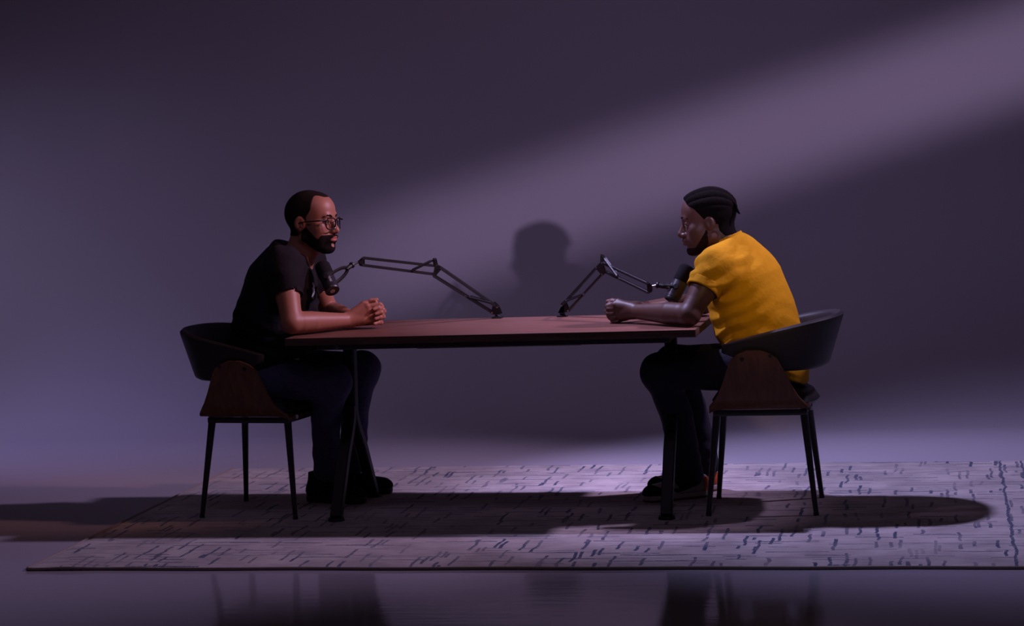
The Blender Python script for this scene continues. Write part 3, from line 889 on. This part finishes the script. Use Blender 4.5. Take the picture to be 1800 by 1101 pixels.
def arm_prims(sh, el, wr, rs, re, rf, rw, kk=.03):
    sh, el, wr = A3(sh), A3(el), A3(wr)
    m1 = sh*.55+el*.45; m2 = el*.66+wr*.34; m3 = el*.3+wr*.7
    rm = (rs*.94); rq = (rf+rw)/2*.96; z_ = .0015
    m0 = sh*.25+el*.75; a1 = el*.86+wr*.14
    return [cone(sh, m1, rs, rm, k=kk), cone(m1, m0, rm, re*1.0, k=z_), cone(m0, el, re, re*.97, k=z_), cone(el, a1, re*.97, re*.99, k=.008), cone(a1, m2, re*.99, rf, k=z_), cone(m2, m3, rf, rq, k=z_), cone(m3, wr, rq, rw, k=z_)]

def folds(seed, amp, dirs, fr=(38, 52)):
    rs = np.random.RandomState(seed); T = []
    for c, d, rad in dirs:
        d = A3(d)/np.linalg.norm(d); T.append((A3(c), d.astype(np.float32), rad, rs.uniform(*fr), rs.uniform(0, 6)))
    def f(P):
        o = np.zeros(len(P), np.float32)
        wob = .018*np.sin(P@A3((17, 9, 13))+1.3)+.010*np.sin(P@A3((-11, 23, 19)))
        for c, d, rad, fq, ph in T:
            q = P-c; w_ = np.exp(-(q*q).sum(1)/(rad*rad))
            s = np.sin((q@d+wob)*fq*2+ph); o += w_*amp*(s*.6+.4*s*np.abs(s))
        return o
    return Prim(f, None, 0, 'd', 0)

def decal(name, prims, inside, us, vs, frame_pt, frame_u, frame_v, ray, root, origin, m, lift=.0012, label=None):
    """thin print laid on a surface: cells of a grid that lie inside the shape, pushed along ray onto the solid"""
    U, Vv = np.meshgrid(us, vs, indexing='ij'); fu, fv, ry = A3(frame_u), A3(frame_v), A3(ray)
    ry = ry/np.linalg.norm(ry)
    P = (A3(frame_pt)+U.reshape(-1, 1)*fu+Vv.reshape(-1, 1)*fv).astype(np.float32)
    for _ in range(40): P = P+ry*(np.maximum(evalp(prims, P)-lift, -.01)*.8)[:, None]
    n1, n2 = U.shape; P = P.reshape(n1, n2, 3)-A3(origin)
    bm = bmesh.new(); vv = {}
    def gv(i, j):
        if (i, j) not in vv: vv[(i, j)] = bm.verts.new(P[i, j])
        return vv[(i, j)]
    for i in range(n1-1):
        for j in range(n2-1):
            if inside((us[i]+us[i+1])/2, (vs[j]+vs[j+1])/2): bm.faces.new((gv(i, j), gv(i+1, j), gv(i+1, j+1), gv(i, j+1)))
    r = bmesh.ops.extrude_face_region(bm, geom=list(bm.faces))
    bmesh.ops.translate(bm, vec=tuple(-A3(ray)/np.linalg.norm(ray)*.0006), verts=[g for g in r['geom'] if isinstance(g, bmesh.types.BMVert)])
    return obj(name, bm, m, root, label=label, smooth=True)

def inpoly(poly):
    def f(x, y):
        c = False; n = len(poly)
        for i in range(n):
            (x1, y1), (x2, y2) = poly[i], poly[i-1]
            if (y1 > y) != (y2 > y) and x < (x2-x1)*(y-y1)/(y2-y1)+x1: c = not c
        return c
    return f

# ------------------------------------------------------------------ shoes
def shoe(root, origin, heel, toe, ankle, zb, kind, lift=0.0):
    """heel and toe: floor points of the sole; ankle: where the leg enters"""
    heel = Vector(heel); toe = Vector(toe); d = toe-heel; L = d.length; yaw = math.atan2(d.y, d.x); pt = -math.asin(max(-.5, min(.5, d.z/L)))
    F = Frame(heel, yaw, pt, 0, 1.0)
    hi = .125 if kind == 'boot' else .088
    up = [F.cone((.040, 0, .045), (L*.62, 0, .036), .036, .034, k=.02), F.cone((L*.60, 0, .036), (L-.045, 0, .032), .036, .030, k=.02),
          F.ell((L*.72, 0, .034), (L*.27, .046, .032), k=.02),
          F.cone((.045, 0, .050), (.052, 0, hi), .036, .036 if kind == 'boot' else .034, k=.025),
          F.cone((.085, 0, .075), (L*.55, 0, .050), .030, .030, k=.025),
          free(lambda P: .020-F.loc(P)[:, 2], 'i', .003), free(lambda P: F.loc(P)[:, 2]-hi, 'i', .004),
          F.cone((.056, 0, hi-.012), (.056, 0, hi+.03), .030, .032, op='s', k=.004)]
    lo = np.minimum(np.minimum(heel, toe), ankle)-.07; hi_ = np.maximum(np.maximum(heel, toe), ankle)+.09
    lo = np.array((min(heel.x, toe.x)-.07, min(heel.y, toe.y)-.07, min(heel.z, toe.z)-.01)); hi_ = np.array((max(heel.x, toe.x)+.07, max(heel.y, toe.y)+.07, heel.z+.16))
    base = 'shoe_black' if kind == 'boot' else 'shoe_white'
    s = solid_obj('shoe', up, lo, hi_, .0035, base, root, origin, label='black high-top shoe' if kind == 'boot' else 'white, black and orange sneaker')
    sole = [F.cone((.044, 0, .016), (L*.60, 0, .016), .043, .042, k=.01), F.cone((L*.60, 0, .016), (L-.050, 0, .016), .045, .046, k=.01),
            free(lambda P: -F.loc(P)[:, 2], 'i', .004), free(lambda P: F.loc(P)[:, 2]-.027, 'i', .004)]
    solid_obj('sole', sole, lo, hi_, .0035, 'shoe_sole_dark' if kind == 'boot' else 'shoe_white', s, origin)
    if kind != 'boot':
        solid_obj('outsole', sole[:2]+[free(lambda P: F.loc(P)[:, 2]-.008, 'i', .002), free(lambda P: -.0005-F.loc(P)[:, 2], 'i', .002), Prim(lambda P: np.full(len(P), -.0012, np.float32), None, 0, 'd', 0)], lo, hi_, .003, 'outsole', s, origin, label='rust-coloured outsole')
        grow = Prim(lambda P: np.full(len(P), -.0022, np.float32), None, 0, 'd', 0)
        toecap = up[:5]+[grow, free(lambda P: .024-F.loc(P)[:, 2], 'i', .003), free(lambda P: L*.70-F.loc(P)[:, 0]+2.2*(F.loc(P)[:, 2]-.045)*(F.loc(P)[:, 2] > .045), 'i', .003)]
        solid_obj('toe_cap', toecap, lo, hi_, .003, 'shoe_black', s, origin, label='black toe cap')
        heelc = up[:5]+[grow, free(lambda P: .024-F.loc(P)[:, 2], 'i', .003), free(lambda P: F.loc(P)[:, 2]-.082, 'i', .003), free(lambda P: F.loc(P)[:, 0]-.045, 'i', .003), F.cone((.056, 0, .076), (.056, 0, .12), .030, .032, op='s', k=.004)]
        solid_obj('heel_counter', heelc, lo, hi_, .003, 'shoe_orange', s, origin, label='orange heel counter')
        poly = []
        # the tick-shaped mark on the side
        top = [(.62, .034), (.545, .030), (.46, .031), (.38, .037), (.30, .045), (.20, .0565)]
        bot = [(.30, .0395), (.38, .030), (.46, .0215), (.53, .0195), (.60, .0225), (.655, .033), (.68, .048)]
        outline = [(.20, .0565), (.30, .0430), (.40, .0330), (.48, .0275), (.55, .0265), (.61, .031), (.655, .043), (.665, .050), (.625, .0455), (.585, .0425), (.52, .0420), (.44, .0440), (.34, .0490)]
        outline = [(a*L, b+.006) for a, b in outline]
        for sd in (-1, 1):
            decal('side_mark', up[:5], inpoly(outline), np.arange(.15*L, .72*L, .0016), np.arange(.026, .066, .0016), F.p((0, sd*.075, 0)), F.v((1, 0, 0)), F.v((0, 0, 1)), F.v((0, -sd, 0)), s, origin, 'shoe_black', label='dark tick-shaped mark on the side')
    bm = bmesh.new()
    for i in range(5):
        x = .095+i*.016; z = .098-i*.0085 if kind != 'boot' else .112-i*.011
        add_tube(bm, [F.p((x, -.022, z-.014)), F.p((x+.004, -.010, z-.003)), F.p((x+.006, .010, z-.003)), F.p((x+.002, .022, z-.014))], .0028, seg=6)
    for v in bm.verts: v.co -= Vector(origin)
    obj('laces', bm, 'shoe_lace', s)
    return s

def trousers(root, origin, pelvis, legs, m, waist, extra, lo, hi, seed):
    P = [cone(pelvis[0], pelvis[1], .118, .138, k=.05, ys=1.22)]
    for hip, knee, ank, rh, rk, rc, ra in legs:
        hip, knee, ank = A3(hip), A3(knee), A3(ank); mid = hip*.5+knee*.5
        P += [cone(hip, mid, rh, (rh+rk)/2+.002, k=.06), cone(mid, knee, (rh+rk)/2+.002, rk, k=.006), ell(knee, (rk*1.02,)*3, k=.01)]
        calf = knee*.60+ank*.40; calf = calf+A3((extra*.020, 0, 0))
        P += [cone(knee, calf, rk*.98, rc, k=.04), cone(calf, ank, rc, ra, k=.006)]
    fd = []
    for hip, knee, ank, *_ in legs:
        hip, knee, ank = A3(hip), A3(knee), A3(ank)
        fd += [(knee+A3((extra*.04, 0, -.03)), (.3*extra, .2, 1), .10), (ank*.8+knee*.2, (.1, .1, 1), .10), (hip*.8+knee*.2, (1, .3, .8), .12)]
    P.append(folds(seed, .0035, fd)); P.append(free(lambda Q: Q[:, 2]-waist, 'i', .01))
    for hip, knee, ank, rh, rk, rc, ra in legs:
        d = (A3(ank)-A3(knee)); d = d/np.linalg.norm(d)
        P.append(cone(A3(ank)-d*.004, A3(ank)+d*.10, ra-.006, ra+.004, op='s', k=.004))
        P.append(free(lambda Q, a=A3(ank), d=d, r=ra: np.where((np.linalg.norm(Q-a, axis=1) < .14), (Q-a)@d-.012, -.05).astype(np.float32), 'i', .002))
    return solid_obj('trousers', P, lo, hi, .0045, m, root, origin)

# ================================================================== man in the black tee
oL = (-1.0, 0, 0)
manL = thing('person', 'bearded man in glasses and a black tee, seated left, hands clasped on the table', 'person', oL)
HL = Frame((-.782, 0, 1.183), math.radians(-13), math.radians(1), 0, 1.035)
handsL, wL = clasped((-.548, .0, .757), 1, .10, .01, 1.0, loose=1.0)
shL = {-1: (-.862, -.170, 1.018), 1: (-.862, .170, 1.018)}
elL = {-1: (-.806, -.268, .796), 1: (-.806, .268, .797)}
headP = head_prims(HL)
neckL = [cone((-.862, 0, .985), (-.822, 0, 1.105), .066, .057, k=.03), cone((-.862, 0, 1.02), (-.80, -.0, 1.08), .045, .045, k=.03)]
torsoL = [cone((-.895, 0, 1.000), (-.925, 0, .90), .080, .112, k=.05, ys=1.45), cone((-.925, 0, .90), (-.985, 0, .70), .112, .118, k=.06, ys=1.35), cone((-.985, 0, .70), (-1.03, 0, .56), .118, .125, k=.06, ys=1.3)]
bodyL = torsoL+neckL
for s in (-1, 1):
    bodyL += [cone((-.885, s*.05, 1.012), shL[s], .044, .054, k=.03)]
    bodyL += arm_prims(shL[s], elL[s], wL[s], .054, .0445, .0425, .0275)
bodyL += headP+handsL
def tintL(P):
    q = HL.loc(P); base = np.tile(A3((.35, .140, .092)), (len(P), 1))
    lip = np.exp(-(((q[:, 0]-.098)/.012)**2+(q[:, 1]/.021)**2+((q[:, 2]+.066)/.0095)**2)**2)
    base = base*(1-lip[:, None])+A3((.42, .11, .095))*lip[:, None]
    hnd = sstep(P[:, 0], -.66, -.58)*(P[:, 2] < .9)
    base = base*(1+.12*hnd[:, None]*A3((1, .6, .7)))
    return base
solid_obj('body', bodyL, (-1.20, -.34, .50), (-.46, .34, 1.33), .0028, 'skinL', manL, oL, tint=tintL)
for s in (-1, 1): eye_obj(HL, s, manL, oL, (1, .05*s, -.02))
# closely cropped hair with receding temples
def hairregL(P):
    q = HL.loc(P); x, y, z = q.T; ay = np.abs(y)
    front = .034+.050*(1-sstep(ay, .010, .040))*sstep(z, .080, .105)
    side = np.where(z < .055, .012-.14*(.055-z)*0, front)
    xb = np.where(z > .055, front, .014+.020*sstep(z, .015, .055))
    xb = np.where(z < .0, -.004, xb)
    low = np.where(x > -.030, -.022, -.052)           # sideburn, then nape
    a = x-xb; b = low-z
    ear = .026-np.sqrt((x+.014)**2+(z+.010)**2*.55)
    return np.maximum(np.maximum(a, b), np.where(ay > .05, ear, -1)).astype(np.float32)*HL.s
def rough(amp, f):
    def g(P): return (amp*np.sin(P[:, 0]*f)*np.sin(P[:, 1]*f*1.1+1)*np.sin(P[:, 2]*f*.9+2)).astype(np.float32)
    return Prim(g, None, 0, 'd', 0)
def shift(v): return Prim(lambda P: np.full(len(P), v, np.float32), None, 0, 'd', 0)
hl = HL.p((0, 0, 0)); blo = hl-.15; bhi = hl+.15
solid_obj('hair', headP[:3]+neckL[:1]+[shift(-.0022), rough(.0006, 900), free(hairregL, 'i', .003)], blo, bhi, .0028, 'hairL', manL, oL, label='closely buzzed dark hair with receding temples')
def beardregL(P):
    q = HL.loc(P); x, y, z = q.T; ay = np.abs(y)
    top = np.where(x < .008, -.018+0*x, -.018-.95*(x-.008)); top = np.maximum(top, -.066)
    top = np.where(x > .070, -.0500, top)
    top = np.where((x > .058) & (x <= .070), -.066+(x-.058)/.012*.016, top)
    r = np.maximum(z-top, -.012-x)
    r = np.maximum(r, -.150+0*x-z)
    lips = .0-(((x-.100)/.022)**2+(y/.0245)**2+((z+.0680)/.0120)**2-1)*.010
    chin = -(((x-.094)/.02)**2+(y/.014)**2+((z+.0900)/.009)**2-1)*.008
    return (np.maximum(np.maximum(r, lips), chin*1.0)).astype(np.float32)*HL.s
jaw_line = free(lambda P: (-.128-.30*(HL.loc(P)[:, 0]-.0)*0-HL.loc(P)[:, 2]).astype(np.float32)*HL.s, 'i', .004)
solid_obj('beard', headP[:18]+headP[18:28]+[shift(-.0030), rough(.0010, 800), free(beardregL, 'i', .003), jaw_line], blo, bhi, .0025, 'beardL', manL, oL, label='short black beard and moustache')
for s in (-1, 1):
    bm = tube([HL.p((.0930, s*.011, .0205)), HL.p((.0925, s*.024, .0245)), HL.p((.0860, s*.037, .0255)), HL.p((.0730, s*.049, .0190))], [.0040, .0056, .0052, .0026], seg=10)
    for v in bm.verts: v.co -= Vector(oL)
    obj('eyebrow', bm, 'beardL', manL)
# glasses
bm = bmesh.new()
def ringpts(s, r1=.0240, r2=.0225):
    pts = []
    for k in range(33):
        a = 2*math.pi*k/32; c, sn = math.cos(a), math.sin(a)
        xx = abs(c)**.75*math.copysign(1, c)*r1; zz = abs(sn)**.75*math.copysign(1, sn)*r2
        y = s*.0325+xx
        pts.append(Vector(HL.p((.1085-.9*(abs(y)-.0)**2*6, y, -.007+zz)))-Vector(oL))
    return pts
for s in (-1, 1): add_tube(bm, ringpts(s), .0025, seg=8, cap=False)
add_tube(bm, [Vector(HL.p((.1085, y, .003+.003*math.cos(y*200))))-Vector(oL) for y in np.linspace(-.0105, .0105, 7)], .002, seg=8)
gf = obj('glasses_frame', bm, 'frame', manL, label='black-rimmed glasses')
for s in (-1, 1):
    q = [(.1030, s*.0555, .006), (.0960, s*.0640, .0075), (.060, s*.0735, .006), (.010, s*.0800, .003), (-.014, s*.0815, -.001), (-.026, s*.080, -.014)]
    bm = tube([Vector(HL.p(p))-Vector(oL) for p in q], [.0030, .0032, .0030, .0026, .0022, .0018], seg=8)
    obj('temple', bm, 'frame', gf)
    bm = bmesh.new(); rp = ringpts(s, .0233, .0218)[:-1]; fw_ = Vector(HL.v((1, 0, 0)))*.0008
    A = [bm.verts.new(p+fw_) for p in rp]; Bv = [bm.verts.new(p-fw_) for p in rp]
    bm.faces.new(A); bm.faces.new(Bv[::-1])
    for i in range(len(A)): bm.faces.new((A[i], Bv[i], Bv[(i+1) % len(A)], A[(i+1) % len(A)]))
    obj('lens', bm, 'lens', gf, smooth=False)
# black tee
def tee(body_t, sh, el, neckc, neckr, hem, slv, slr, seed, fold, neckdir, collar_up=0.0, gap=.010):
    P = [p for p in body_t]
    for s in (-1, 1):
        a, b = A3(sh[s]), A3(el[s]); h = a+(b-a)*slv
        P += [cone((neckc[0]-.008*np.sign(-neckc[0]), s*.050, neckc[2]-.004), a, .056, .068, k=.05), cone(a, h, .072, slr, k=.045)]
    P.append(fold)
    for s in (-1, 1):
        a, b = A3(sh[s]), A3(el[s]); d = (b-a)/np.linalg.norm(b-a); h = a+(b-a)*slv
        P.append(free(lambda Q, h=h, d=d, s=s, b=b: ((Q-h)@d-.004-.5*sstep(np.linalg.norm((Q-h)-((Q-h)@d)[:, None]*d, axis=1), slr+.012, slr+.05)-.5*sstep(np.abs((Q-h)@d), .16, .22)).astype(np.float32), 'i', .003))
        P.append(cone(h-d*.03, h+d*.10, slr-.007, slr-.003, op='s', k=.003))
    n = A3(neckdir)/np.linalg.norm(neckdir)
    P.append(free(lambda Q: np.where(np.linalg.norm((Q-A3(neckc)), axis=1) < .15, (Q-A3(neckc))@n-collar_up, -.05).astype(np.float32), 'i', .006))
    P.append(cone(A3(neckc)-n*.015, A3(neckc)+n*.12, neckr, neckr+.004, op='s', k=.003))
    P.append(free(hem, 'i', .006))
    return P
foldL = folds(3, .0055, [((-.80, -.18, .90), (1, .2, -.8), .12), ((-.82, -.05, .72), (.5, .1, 1), .13), ((-1.05, -.12, .68), (.4, .2, 1), .15), ((-.78, .05, .80), (.6, -.6, 1), .12), ((-.86, -.23, .96), (.5, 0, 1), .08), ((-.9, -.15, 1.04), (1, 0, .3), .08)])
shirtT_L = [cone((-.908, -.02, 1.078), (-.945, -.03, .98), .042, .085, k=.03, ys=1.5), cone((-.908, .02, 1.078), (-.945, .03, .98), .042, .085, k=.03, ys=1.5), cone((-.893, 0, 1.005), (-.922, 0, .915), .088, .132, k=.05, ys=1.38), cone((-.922, 0, .915), (-.955, 0, .78), .134, .158, k=.06, ys=1.22),
            cone((-.955, 0, .78), (-.985, 0, .66), .158, .150, k=.06, ys=1.20), cone((-.985, 0, .66), (-1.02, 0, .56), .150, .142, k=.05, ys=1.22)]
hemL = lambda Q: ((.612+.25*np.clip(-(Q[:, 0]+.95), -.2, .3)*-1)-Q[:, 2]).astype(np.float32)
teeP_L = tee(shirtT_L, shL, elL, (-.856, 0, 1.040), .060, hemL, .52, .060, 1, foldL, (.50, 0, 1), collar_up=.034)
tee_o = solid_obj('black_tee', teeP_L, (-1.22, -.36, .50), (-.68, .36, 1.16), .0035, 'teeL', manL, oL, label='black short-sleeved tee')
def collar(c, n, r, hgt, m, parent, origin, th=.006, drop=.012):
    c = A3(c); n = A3(n)/np.linalg.norm(n)
    P = [cone(c-n*drop, c+n*hgt, r+th, r+th*.6, k=.004), free(lambda Q: (Q-c)@n-hgt, 'i', .003), free(lambda Q: -drop-(Q-c)@n, 'i', .003), cone(c-n*.10, c+n*.10, r, r, op='s', k=.002)]
    return solid_obj('collar', P, c-.10, c+.10, .0025, m, parent, origin)
collar((-.853, 0, 1.062), (.50, 0, 1), .060, .010, 'teeL', tee_o, oL)
# white print on the chest
strokes = [inpoly([(-.006, .030), (.004, .036), (.010, .018), (.004, .000), (-.006, .010), (-.001, .020)]), inpoly([(-.016, .012), (-.008, .016), (-.006, -.012), (-.010, -.034), (-.016, -.020), (-.012, -.004)]),
           inpoly([(.000, .002), (.006, -.002), (.004, -.022), (-.001, -.038), (-.003, -.018)])]
decal('chest_print', teeP_L, lambda a, b: any(f(a, b) for f in strokes), np.arange(-.020, .016, .0016), np.arange(-.042, .042, .0016), (-.66, -.030, .905), (0, 1, 0), (0, 0, 1), (-1, 0, 0), manL, oL, 'print', label='small white print on the chest')
# bracelet on the far wrist
wrf = Vector(A3(wL[1])*.86+A3(elL[1])*.14); dd = (Vector(elL[1])-Vector(wL[1])).normalized()
bm = tube([wrf-dd*.004, wrf+dd*.004], [.0305, .0312], seg=28, cap=True)
for v in bm.verts: v.co -= Vector(oL)
obj('bracelet', bm, 'shoe_black', manL, label='thin dark bracelet')
trousers(manL, oL, ((-1.045, 0, .60), (-1.01, 0, .560)),
         [((-.985, -.095, .560), (-.690, -.115, .545), (-.815, .155, .135), .092, .066, .060, .052),
          ((-.985, .095, .570), (-.655, .215, .560), (-.745, .335, .135), .092, .066, .060, .052)], 'jeans', .66, -1, (-1.24, -.26, .08), (-.54, .44, .72), 11)
shoe(manL, oL, (-.915, .205, .011), (-.640, .120, .011), (-.815, .155, .13), 0, 'boot')
shoe(manL, oL, (-.860, .350, .011), (-.590, .395, .011), (-.745, .335, .13), 0, 'boot')

# ================================================================== man in the yellow tee
oR = (1.0, 0, 0)
manR = thing('person', 'man with braided hair in a yellow tee, seated right, hands clasped on the table', 'person', oR)
HR = Frame((.818, 0, 1.134), math.radians(180+9), math.radians(6), 0, 1.035)
handsR, wR = clasped((.456, -.012, .747), -1, -.20, .01, .90, loose=-.3)
shR = {-1: (.862, -.172, .965), 1: (.862, .172, .965)}
elR = {-1: (.765, -.268, .792), 1: (.765, .268, .794)}
headR = head_prims(HR, nose=(.108, .012, .0125), lips=1.18, es=.80, ex=.010)
neckR = [cone((.915, 0, .985), (.868, 0, 1.075), .067, .060, k=.03)]
torsoR = [cone((.918, 0, .985), (.945, 0, .88), .080, .115, k=.05, ys=1.45), cone((.945, 0, .88), (1.00, 0, .70), .115, .118, k=.06, ys=1.35), cone((1.00, 0, .70), (1.05, 0, .56), .118, .125, k=.06, ys=1.3)]
bodyR = torsoR+neckR
for s in (-1, 1):
    bodyR += [cone((.915, s*.05, .985), shR[s], .044, .056, k=.03)]
    bodyR += arm_prims(shR[s], elR[s], wR[s], .058, .0440, .0440, .0275)
bodyR += headR+handsR
def tintR(P):
    q = HR.loc(P); base = np.tile(A3((.095, .042, .030)), (len(P), 1))
    lip = np.exp(-(((q[:, 0]-.098)/.012)**2+(q[:, 1]/.021)**2+((q[:, 2]+.068)/.0095)**2)**2)
    base = base*(1-lip[:, None])+A3((.17, .065, .055))*lip[:, None]
    palm = np.exp(-((P[:, 1]+.012)/.012)**2)*(P[:, 0] < .50)*(P[:, 2] > .78)*(P[:, 2] < .90)
    base = base*(1+1.4*palm[:, None])
    return base
solid_obj('body', bodyR, (.38, -.34, .50), (1.22, .34, 1.29), .0028, 'skinR', manR, oR, tint=tintR)
for s in (-1, 1): eye_obj(HR, s, manR, oR, (1, 0, -.12))
def hairregR(P):
    q = HR.loc(P); x, y, z = q.T; ay = np.abs(y)
    xb = np.interp(z, [-.06, -.03, -.005, .02, .055, .075, .10, .14], [-.055, -.03, .002, .022, .046, .070, .079, .082]).astype(np.float32)
    low = np.where(x > -.035, -.012, -.060)
    ear = .022-np.sqrt((x+.004)**2+(z+.010)**2*.55)
    return np.maximum(np.maximum(x-xb, low-z), np.where(ay > .05, ear, -1)).astype(np.float32)*HR.s
def braids(P):
    q = HR.loc(P); x, y, z = q.T
    up_ = sstep(z-.10*(-x)*.0, .030, .068)
    ang = np.arctan2(y, z-.005)
    bump_ = np.abs(np.sin(ang*10))**.6; tw = .0004*np.sin(x*700)
    return (-(.0020+up_*(.0018+.0072*bump_+tw))*HR.s).astype(np.float32)
hr = HR.p((0, 0, 0))
hairP = headR[:3]+neckR[:1]+[Prim(braids, None, 0, 'd', 0), rough(.0007, 800), free(hairregR, 'i', .003)]
solid_obj('braided_hair', hairP, hr-.16, hr+.16, .0024, 'hairR', manR, oR, label='black hair in tight cornrow braids')
rs = np.random.RandomState(5); bm = bmesh.new()
for i in range(9):
    y = (i-4)*.0085; j = rs.uniform(-.006, .006); pts = []
    for k in range(9):
        t_ = k/8
        x = -.085-.036*t_+.004*math.sin(t_*9)+j*t_; z = .082-.015*t_-.044*t_**2.2-abs(i-4)*.002+j
        pts.append(Vector(HR.p((x, y*(1+.25*t_), z)))-Vector(oR))
    add_tube(bm, pts, [.0058, .0064, .0052, .0062, .0050, .0058, .0046, .0050, .0022], seg=8)
obj('braid_ends', bm, 'hairR', manR, label='short loose braid ends at the back of the head')
def beardregR(P):
    q = HR.loc(P); x, y, z = q.T
    top = np.where(x < .010, -.02, -.02-1.35*(x-.010)); top = np.maximum(top, -.088)
    r = np.maximum(np.maximum(z-top, -.012-x), -.118-z)
    return r.astype(np.float32)*HR.s
solid_obj('beard', headR[:28]+[shift(-.0010), rough(.0007, 800), free(beardregR, 'i', .003)], hr-.16, hr+.16, .0028, 'beardR', manR, oR, label='thin black jawline beard')
for s in (-1, 1):
    bm = tube([HR.p((.0945, s*.013, .0245)), HR.p((.0945, s*.025, .0285)), HR.p((.0870, s*.037, .0290)), HR.p((.0740, s*.050, .0215))], [.0024, .0034, .0030, .0016], seg=10)
    for v in bm.verts: v.co -= Vector(oR)
    obj('eyebrow', bm, 'hairR', manR)
foldR = folds(8, .0058, [((.84, -.20, .90), (-.6, .2, 1), .11), ((.90, -.15, .70), (-.5, .1, 1), .15), ((1.06, -.12, .62), (.4, .2, 1), .14), ((.92, -.12, 1.02), (.9, 0, -.8), .10), ((.80, -.20, .95), (.9, .2, .3), .07), ((1.15, -.02, .55), (.2, .2, 1), .12)])
shirtT_R = [cone((.918, 0, .998), (.945, 0, .905), .090, .140, k=.05, ys=1.36), cone((.945, 0, .905), (.985, 0, .77), .144, .152, k=.06, ys=1.24),
            cone((.985, 0, .77), (1.018, 0, .66), .152, .146, k=.06, ys=1.22), cone((1.018, 0, .66), (1.048, 0, .53), .147, .150, k=.05, ys=1.25)]
hemR = lambda Q: ((.645-.50*np.clip(Q[:, 0]-.88, -.1, .30))-Q[:, 2]).astype(np.float32)
teeP_R = tee(shirtT_R, shR, elR, (.902, 0, 1.022), .066, hemR, .48, .066, 2, foldR, (-.42, 0, 1), collar_up=.044)
tR = solid_obj('yellow_tee', teeP_R, (.70, -.36, .48), (1.26, .36, 1.16), .0035, 'teeR', manR, oR, label='yellow short-sleeved tee')
collar((.893, 0, 1.052), (-.42, 0, 1), .0635, .020, 'teeR', tR, oR)
# turned-up sleeve cuffs and neck rib
for s in (-1, 1):
    a, b = A3(shR[s]), A3(elR[s]); d = (b-a)/np.linalg.norm(b-a); h = a+(b-a)*.48
    cf = [cone(h-d*.034, h+d*.002, .0695, .0685, k=.01), free(lambda Q, h=h, d=d: (Q-h)@d-.006, 'i', .004), free(lambda Q, h=h, d=d: -.030-(Q-h)@d, 'i', .004), cone(h-d*.08, h+d*.08, .059, .0600, op='s', k=.003)]
    solid_obj('sleeve_cuff', cf, h-.11, h+.11, .003, 'teeR', tR, oR, label='turned-up sleeve cuff')
trousers(manR, oR, ((1.070, 0, .565), (1.045, 0, .560)),
         [((1.00, -.095, .570), (.618, -.060, .553), (.690, .180, .095), .092, .068, .064, .062),
          ((1.00, .095, .570), (.640, .200, .560), (.745, .370, .105), .092, .066, .058, .055)], 'trousers', .64, 1, (.50, -.26, .05), (1.27, .46, .72), 21)
shoe(manR, oR, (.762, .262, .011), (.512, .100, .011), (.690, .18, .10), 0, 'sneaker')
shoe(manR, oR, (.790, .400, .011), (.500, .335, .011), (.745, .37, .10), 0, 'sneaker')
